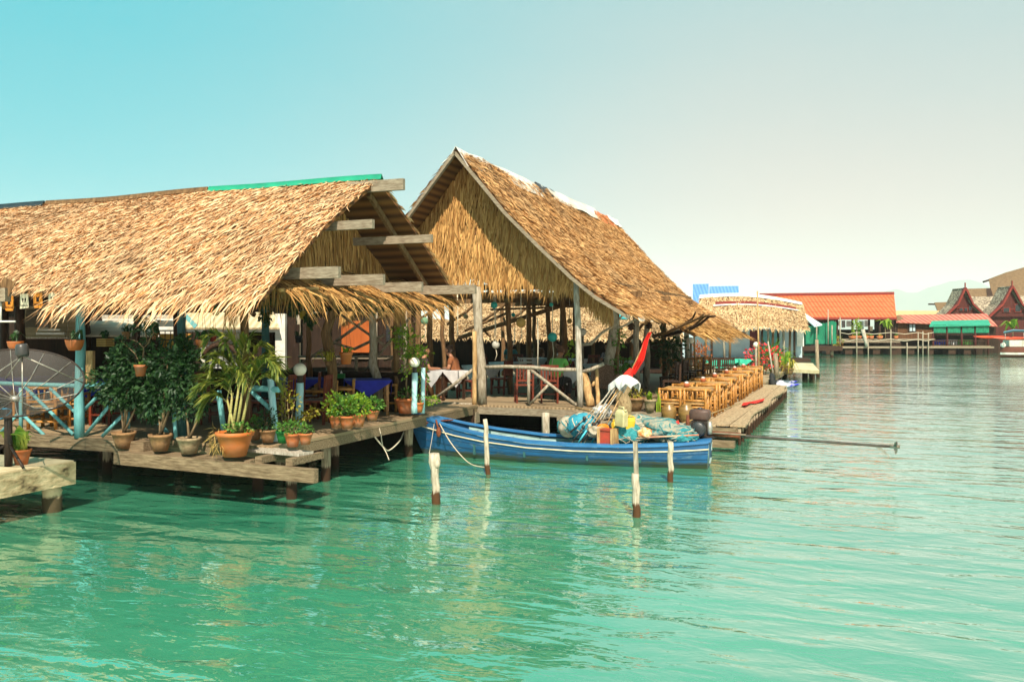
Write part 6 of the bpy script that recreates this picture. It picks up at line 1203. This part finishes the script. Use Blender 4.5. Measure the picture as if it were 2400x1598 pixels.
leaves('dry_grass', mat('dry_grass', (.45, .30, .09), (.28, .17, .05), 3, .8, isl=.8), pm_, [((pc.x-.15, pc.y-.2, pc.z+.25), (.14, .06, .22), 130)], .14, .008, 7, .9, .2, 0, 0); leaves('underplanting', LF_M, pm_, [((top.x+.12, top.y-.05, top.z+.08), (.2, .15, .09), 130)], .06, .04, 8)
tag(MB().tube([PY(484, 1030, -8.6), PY(520, 1010, -8.6)], .012, 6).build('bamboo_cane', BAMB_P, origin=PY(484, 1030, -8.6)), 'short pale cane leaning between the mossy pot and the palm pot', 'cane')
PD = 'potted plants'
for lab, px, pyb, y, r, h, pm, kind, fol, seed, fm in (
    ('left one of the two terracotta pots on the small stand, with feathery green', 686, 1046, -8.25, .125, .20, TERRA, 'bush', (.17, .15, .14, 240, .045), 3, LF_M), ('right one of the two terracotta pots on the small stand', 716, 1041, -8.3, .105, .17, TERRA, 'bush', (.12, .10, .10, 160, .04), 4, LF_M),
    ('brown pot with a dark shrub behind the pale blue rail post', 628, 1036, -7.95, .13, .20, TERRA_D, 'bush', (.14, .12, .22, 200, .06), 5, LF_D), ('pot of round leaved seedlings between palm and rail post', 598, 1030, -7.9, .11, .18, TERRA_D, 'bush', (.15, .12, .12, 140, .055), 6, LF_M), ('dim green pot half hidden behind the rail post', 662, 1038, -8.1, .10, .19, LANT['green'], 'bush', (.13, .1, .1, 110, .05), 7, LF_M),
    ('terracotta pot with a lush bush, left of the flowering row on the deck edge', 790, 1002, -6.4, .15, .22, TERRA, 'bush', (.24, .20, .24, 420, .065), 8, LF_L), ('terracotta pot with a lush bush in the middle of the deck edge row', 814, 1004, -6.5, .14, .22, TERRA, 'bush', (.26, .2, .24, 420, .065), 9, LF_M), ('terracotta pot with a bush of yellow-green leaves at the right of the deck edge row', 840, 1000, -6.4, .13, .22, TERRA, 'bush', (.26, .2, .22, 420, .065), 10, LF_L), ('trailing leafy pot with red blooms beyond the deck edge row', 872, 985, -5.8, .13, .18, TERRA, 'bush', (.22, .16, .17, 330, .06), 11, LF_M),
    ('large clay pot left of the bow lamp', 952, 968, -3.2, .24, .32, TERRA, 'bush', (.2, .18, .15, 120, .06), 12, LF_M), ('small clay pot between the bow lamp and the thin blue post', 982, 966, -3.5, .10, .2, TERRA_O, 'bush', (.12, .12, .12, 70, .05), 13, LF_M)):
    potted(lab, PY(px, pyb, y), r, h, pm, kind, fol, seed, fm)
t = thing('yellowing_shrub', 'spindly yellow leaved shrub between the rail post and the front globe lamp', 'shrub', PY(664, 1030, -7.4)); b = PY(664, 1030, -7.4)
for k, (px, py) in enumerate(((656, 900), (668, 882), (690, 940), (672, 925))): MB().tube([b, b.lerp(PY(px, py, -7.4), .5)+rgt*.02*k, PY(px, py, -7.4)], [.012, .01, .005], 5).build('stem', STEM, t)
leaves('foliage', LF_Y, t, [(tuple(PY(px, py, -7.4)), (.08, .08, .14), 45) for px, py in ((656, 915), (668, 900), (690, 945), (672, 935), (665, 975))], .07, .04, 4, .1, .2)
t = thing('yellowing_shrub', 'low arching twig plant at the foot of the front globe lamp', 'shrub', PY(712, 1008, -6.6)); leaves('foliage', LF_Y, t, [(tuple(PY(px, py, -6.6)), (.10, .08, .06), 45) for px, py in ((718, 975), (735, 965), (700, 990), (708, 978))], .07, .045, 5); MB().tube([PY(706, 1008, -6.6), PY(715, 975, -6.6), PY(745, 962, -6.6)], .008, 5).build('stem', STEM, t)
# vines
t = thing('flowering_vine', 'sunlit green vine climbing the post behind the bow lamp', 'vine', PY(965, 960, -3.0))
leaves('foliage', LF_L, t, [(tuple(PY(px, py, -3.0+.2*(k % 2))), (a/F*18.5, .2, b/F*18.5), n) for k, (px, py, a, b, n) in enumerate(((955, 800, 30, 35, 260), (940, 790, 26, 26, 170), (975, 825, 34, 14, 170), (990, 870, 10, 50, 130), (960, 850, 22, 36, 170), (998, 940, 16, 8, 60), (1012, 938, 16, 9, 60)))], .075, .05, 6, .2, .2); leaves('flowers', FL_R, t, [(tuple(PY(992, 935, -3.2)), (.05, .05, .05), 12)], .06, .06, 3)
MB().tube([PY(960, 965, -3.0), PY(952, 900, -3.0), PY(958, 800, -3.0)], .02, 6).build('stem', STEM, t)
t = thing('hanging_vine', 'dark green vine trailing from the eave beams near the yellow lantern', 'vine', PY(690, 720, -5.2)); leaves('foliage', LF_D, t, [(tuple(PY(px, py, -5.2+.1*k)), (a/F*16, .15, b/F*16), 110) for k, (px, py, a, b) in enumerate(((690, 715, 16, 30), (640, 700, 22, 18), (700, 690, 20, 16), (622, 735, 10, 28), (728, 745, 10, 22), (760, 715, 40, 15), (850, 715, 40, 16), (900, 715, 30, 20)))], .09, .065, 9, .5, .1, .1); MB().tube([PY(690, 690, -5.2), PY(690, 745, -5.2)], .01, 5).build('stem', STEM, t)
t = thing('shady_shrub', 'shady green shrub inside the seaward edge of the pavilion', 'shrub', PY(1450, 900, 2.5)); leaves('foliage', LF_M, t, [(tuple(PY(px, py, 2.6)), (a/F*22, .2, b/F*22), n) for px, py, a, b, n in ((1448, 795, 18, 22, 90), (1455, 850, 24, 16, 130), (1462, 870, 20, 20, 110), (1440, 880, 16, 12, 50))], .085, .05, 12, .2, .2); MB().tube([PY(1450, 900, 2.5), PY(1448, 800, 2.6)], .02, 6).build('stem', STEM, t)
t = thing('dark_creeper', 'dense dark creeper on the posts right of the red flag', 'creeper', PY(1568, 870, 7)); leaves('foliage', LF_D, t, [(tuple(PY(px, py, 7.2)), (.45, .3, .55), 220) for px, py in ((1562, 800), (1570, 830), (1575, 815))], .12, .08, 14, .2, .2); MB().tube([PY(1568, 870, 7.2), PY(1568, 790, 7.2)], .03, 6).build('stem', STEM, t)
leaves('foliage', LF_L, thing('bright_seedling', 'bright green leaf tuft right of the man in green', 'plant', PY(1342, 830, 2.2)), [(tuple(PY(1342, 820, 2.2)), (.12, .1, .2), 50)], .14, .08, 15)
# hanging pots
def hangpot(label, px, py, wpx, y, bowl=True, m=TERRA_O, n=10, L=.34, fm=LF_M, zt=3.25, post_=False):
    c = PY(px, py, y); d = (c-CAM).dot(fwd); r = wpx/2/F*d; t = thing('hanging_pot', label, 'hanging pot', c, 'hanging pots')
    pr_ = [(.0001, -r*.75), (.62*r, -r*.72), (.88*r, -r*.2), (r, .35*r), (1.03*r, .45*r), (.92*r, .45*r), (.0001, .25*r)] if bowl else [(.0001, -r*.9), (.7*r, -r*.9), (.92*r, r*.5), (1.04*r, r*.55), (1.04*r, .9*r), (.9*r, .9*r), (.0001, .7*r)]
    MB().lathe(pr_, c, 18).build('pot', m, t); spiky('foliage', t, c+up*r*.4, n, L, .045, fm, px, .8, .7)
    for k in range(3): MB().tube([c+Vector((r*math.cos(k*2.1), r*math.sin(k*2.1), r*.4)), Vector((c.x, c.y, zt))], .004, 4).build('wire', IRON, t)
for a in (('wide orange hanging bowl in front of the turquoise corner post', 175, 806, 42, -8.6, True, TERRA_O, 9, .38, LF_D), ('orange hanging bowl above the satellite dish feed', 36, 808, 36, -8.4, True, TERRA_O, 12, .40, LF_D), ('terracotta hanging pot in front of the dark potted trees', 330, 868, 30, -8.7, False, TERRA, 7, .22, LF_M), ('orange hanging bowl with holes right of the dark teal post', 473, 803, 30, -8.3, True, TERRA_O, 14, .34, LF_D), ('small red hanging pot right of the holed bowl', 499, 792, 18, -8.0, False, mat('red_pot', (.26, .03, .02), (.18, .02, .015)), 8, .20, LF_D), ('small clay hanging pot on the dark teal post', 433, 826, 15, -8.35, False, TERRA, 10, .26, LF_Y), ('clay hanging pot above the right-hand dark potted tree', 363, 788, 17, -8.0, False, TERRA, 7, .45, LF_D), ('orange perforated hanging pot on the crooked post', 811, 839, 31, -4.9, False, TERRA_O, 11, .32, LF_L), ('spiky plant basket tied to the crooked post', 770, 850, 18, -5.0, True, W_BROWN, 26, .42, LF_Y), ('brown wooden slat hanging basket left of the dark post', 296, 786, 20, -8.0, False, TERRA_D, 12, .30, LF_D), ('dark pot hanging in the shade behind the yellow lantern', 700, 795, 18, -3.2, False, BLACK, 8, .3, LF_D)): hangpot(*a)
t = thing('slat_basket', 'yellow wooden slat basket hanging right of the turquoise post', 'basket', PY(247, 800, -8.0)); q = MB()
for k in range(4): q.box(PY(247, 795+k*5, -8.0), (.22, .18, .022))
q.build('slats', LANT['straw'], t); spiky('foliage', t, PY(247, 795, -8.0), 9, .3, .05, LF_D, 77, .8, .7)
t = thing('potted_frangipani', 'thin forked bare plant with dark leaf tips rising from the hanging terracotta pot', 'plant', PY(330, 860, -8.65))
for pts in (((333, 862), (337, 815), (352, 800)), ((331, 862), (318, 830), (285, 800)), ((337, 815), (322, 800), (305, 795)), ((345, 805), (340, 770), (338, 745)), ((345, 805), (360, 780), (352, 750))): MB().tube([PY(*p, -8.65) for p in pts], [.011, .009, .005], 5).build('stem', STEM, t)
leaves('foliage', LF_D, t, [(tuple(PY(px, py, -8.65)), (.10, .08, .07), 26) for px, py in ((352, 798), (338, 745), (352, 752), (325, 770), (345, 775), (284, 800))], .13, .04, 17, .3, .3)
tag(MB().box(PY(212, 862, -7.6), (.16, .06, .62)).build('plank_sign', W_LOG, origin=PY(212, 905, -7.6)), 'tan wooden board standing right of the turquoise corner post', 'board')
# ------------------------------------------------------------------ seated people
def skin_obj(nm, V, E, Rr, m, parent, root=0, sub=2):
    me = bpy.data.meshes.new(nm); me.from_pydata([tuple(v) for v in V], E, []); me.materials.append(m); o = bpy.data.objects.new(nm, me); COL.objects.link(o); o.parent = parent
    s_ = o.modifiers.new('Skin', 'SKIN'); s_.use_smooth_shade = True
    for i, r in enumerate(Rr): me.skin_vertices[0].data[i].radius = (r, r) if not isinstance(r, tuple) else r; me.skin_vertices[0].data[i].use_root = (i == root)
    ss = o.modifiers.new('Subdivision', 'SUBSURF'); ss.levels = 1; ss.render_levels = sub; return o
def person(label, loc, rz, shirt, shorts, lean=.10, arms='table', hair=HAIR, sleeve=True, turn=0, bare_legs=True, group=None):
    t = thing('person', label, 'person', (0, 0, 0), group); Vx = lambda *a: Vector(a)
    hip = .50; V = []; E = []; Rr = []
    def v(p, r, par=None):
        V.append(Vector(p)); Rr.append(r); k = len(V)-1
        if par is not None: E.append((par, k))
        return k
    sp = lambda h: lean*(h-hip)*1.0
    pel = v((0, 0, hip+.04), (.15, .12)); wai = v((0, sp(.74), .74), (.135, .11), pel); che = v((0, sp(.96), .95), (.155, .115), wai); nk0 = v((0, sp(1.08)+.01, 1.08), (.075, .075), che); nk = v((0, sp(1.14)+.03, 1.14), .055, nk0)
    hd = Vector((math.sin(turn)*.05, sp(1.24)+.05, 1.20)); jaw = v(hd+Vx(0, .02, 0), (.068, .072), nk); mid = v(hd+Vx(0, .01, .075), (.078, .095), jaw); crn = v(hd+Vx(0, -.01, .15), (.070, .085), mid)
    fdir = Vector((math.sin(turn), math.cos(turn), 0)); fs = Vector((fdir.y, -fdir.x, 0))
    v(hd+Vx(0, .01, .055)+fdir*.118, .014, mid)                                              # nose
    for s_ in (-1, 1): v(hd+Vx(0, 0, .06)+fs*s_*.088, .016, mid)                             # ears
    hands = []
    for s_ in (-1, 1):
        sh_ = v((s_*.175, sp(1.02), 1.03), .062, che)
        if arms == 'table': el_, wr_ = Vx(s_*.27, sp(.8)+.10, .80), Vx(s_*.09, sp(.8)+.36, .80)
        elif arms == 'chin' : el_, wr_ = (Vx(s_*.22, .30, .80), Vx(s_*.06, .22, 1.02)) if s_ > 0 else (Vx(-.25, .18, .80), Vx(.02, .38, .80))
        else: el_, wr_ = Vx(s_*.24, sp(.8)+.05, .78), Vx(s_*.18, .28, .66)
        e_ = v(el_, .045, sh_); w_ = v(wr_, .030, e_); dr = (wr_-el_).normalized(); sd = dr.cross(Vx(0, 0, 1)).normalized(); pl = v(wr_+dr*.06, (.040, .020), w_)
        for q, (a, L) in enumerate(((-.032, .070), (-.011, .082), (.011, .076), (.030, .060))):
            k_ = v(wr_+dr*.095+sd*a, .010, pl); v(wr_+dr*(.095+L*.6)+sd*a-Vx(0, 0, .012), .009, k_)
        v(wr_+dr*.055-sd*.058*(1 if s_ > 0 else -1), .011, pl)
    for s_ in (-1, 1):
        h_ = v((s_*.095, .03, hip+.01), .095, pel); kn = v((s_*.15, .42, hip+.02), .066, h_); ca = v((s_*.155, .42, .30), .055, kn); an = v((s_*.15, .40, .09), .036, ca); v((s_*.155, .47, .04), .036, an); v((s_*.16, .56, .03), .026, len(V)-1)
    skin_obj('body', V, E, Rr, SKIN, t)
    hp = [hd+Vx(0, -.030, .11), hd+Vx(0, -.015, .165), hd+Vx(0, -.045, .05)]; skin_obj('hair', hp, [(0, 1), (0, 2)], [(.088, .090), (.070, .078), (.066, .05)], hair, t)
    for s_ in (-1, 1): MB().ball(hd+Vx(0, .01, .075)+fdir*.092+fs*s_*.032, .011, 7, 5).build('eye', BLACK, t)
    SV = [Vx(0, 0, hip+.06), V[wai], V[che], Vx(0, sp(1.07), 1.065)]; SE = [(0, 1), (1, 2), (2, 3)]; SR_ = [(.168, .138), (.152, .128), (.172, .132), (.095, .09)]
    for s_ in (-1, 1):
        k = len(SV); SV += [Vx(s_*.178, sp(1.02), 1.03), Vx(s_*.178, sp(1.02), 1.03).lerp(Vx(s_*.26, sp(.8)+.08, .80), .62 if sleeve else .25)]; SE += [(2, k), (k, k+1)]; SR_ += [.078, .070]
    skin_obj('shirt', SV, SE, SR_, shirt, t)
    PV = [Vx(0, 0, hip+.03)]; PE = []; PR = [(.165, .135)]
    for s_ in (-1, 1):
        k = len(PV); PV += [Vx(s_*.10, .05, hip+.015), Vx(s_*.14, .34, hip+.025)]; PE += [(0, k), (k, k+1)]; PR += [.112, .09]
        if not bare_legs: PV += [Vx(s_*.15, .43, hip), Vx(s_*.15, .41, .14)]; PE += [(k+1, k+2), (k+2, k+3)]; PR += [.082, .065]
    skin_obj('shorts', PV, PE, PR, shorts, t)
    t.location = loc; t.rotation_euler = (0, 0, rz); return t
person('seated bare-legged man in a brown shirt leaning over the white table', PZ(1074, 22.6, FZ), YAW+R(74), mat('lit_brown_shirt', (.24, .09, .035), (.17, .06, .024), 9, .85), SH_BR, .30, 'chin', turn=.5)  # shirt brown lightened in colour so that it looks lit
person('seated woman in flowered shorts facing the man across the white table, mostly behind leaves', PZ(992, 22.3, FZ), YAW+R(-70), mat('dark_top', (.05, .03, .03), (.03, .02, .02)), SH_FL, .02, 'table')
person('man in a light green shirt seated with his back half to the water', PZ(1306, 21.9, FZ), YAW+R(-28), SH_GR, mat('dark_trousers', (.04, .03, .03), (.02, .02, .02)), .15, 'table', hair=mat('brown_hair', (.10, .04, .018), (.05, .02, .01), 25, .6), turn=.6, bare_legs=False)
person('man in a patterned shirt seated at the small white table near the corner', PZ(1430, 27.2, FZ), YAW+R(150), SH_PT, SH_BR, .2, 'table', bare_legs=False)
person('distant guest in a white shirt seated beyond the man in green', PZ(1318, 29.5, FZ), YAW+R(100), SH_WH, SH_BR, .12, 'lap', bare_legs=False)
person('distant guest in a teal top seated deep inside the pavilion', PZ(1195, 31.5, FZ), YAW+R(200), mat('teal_top', (.05, .20, .20), (.03, .14, .14)), SH_BR, .12, 'lap', bare_legs=False)
person('dim guest seated far inside behind the long white cord', PZ(1262, 33.5, FZ), YAW+R(160), SH_BR, SH_BR, .12, 'lap', bare_legs=False)
# ------------------------------------------------------------------ sea air
hm_ = bpy.data.materials.new('sea_air'); hm_.use_nodes = True; n_ = hm_.node_tree.nodes; n_.remove(n_['Principled BSDF']); pv = n_.new('ShaderNodeVolumePrincipled')
pv.inputs['Color'].default_value = (.84, .84, .84, 1); pv.inputs['Density'].default_value = .00018; pv.inputs['Anisotropy'].default_value = -.25
hm_.node_tree.links.new(pv.outputs[0], n_['Material Output'].inputs['Volume'])
hb = tag(MB().box((0, 0, 174), (14400, 14400, 352)).build('haze', hm_), kind='stuff')
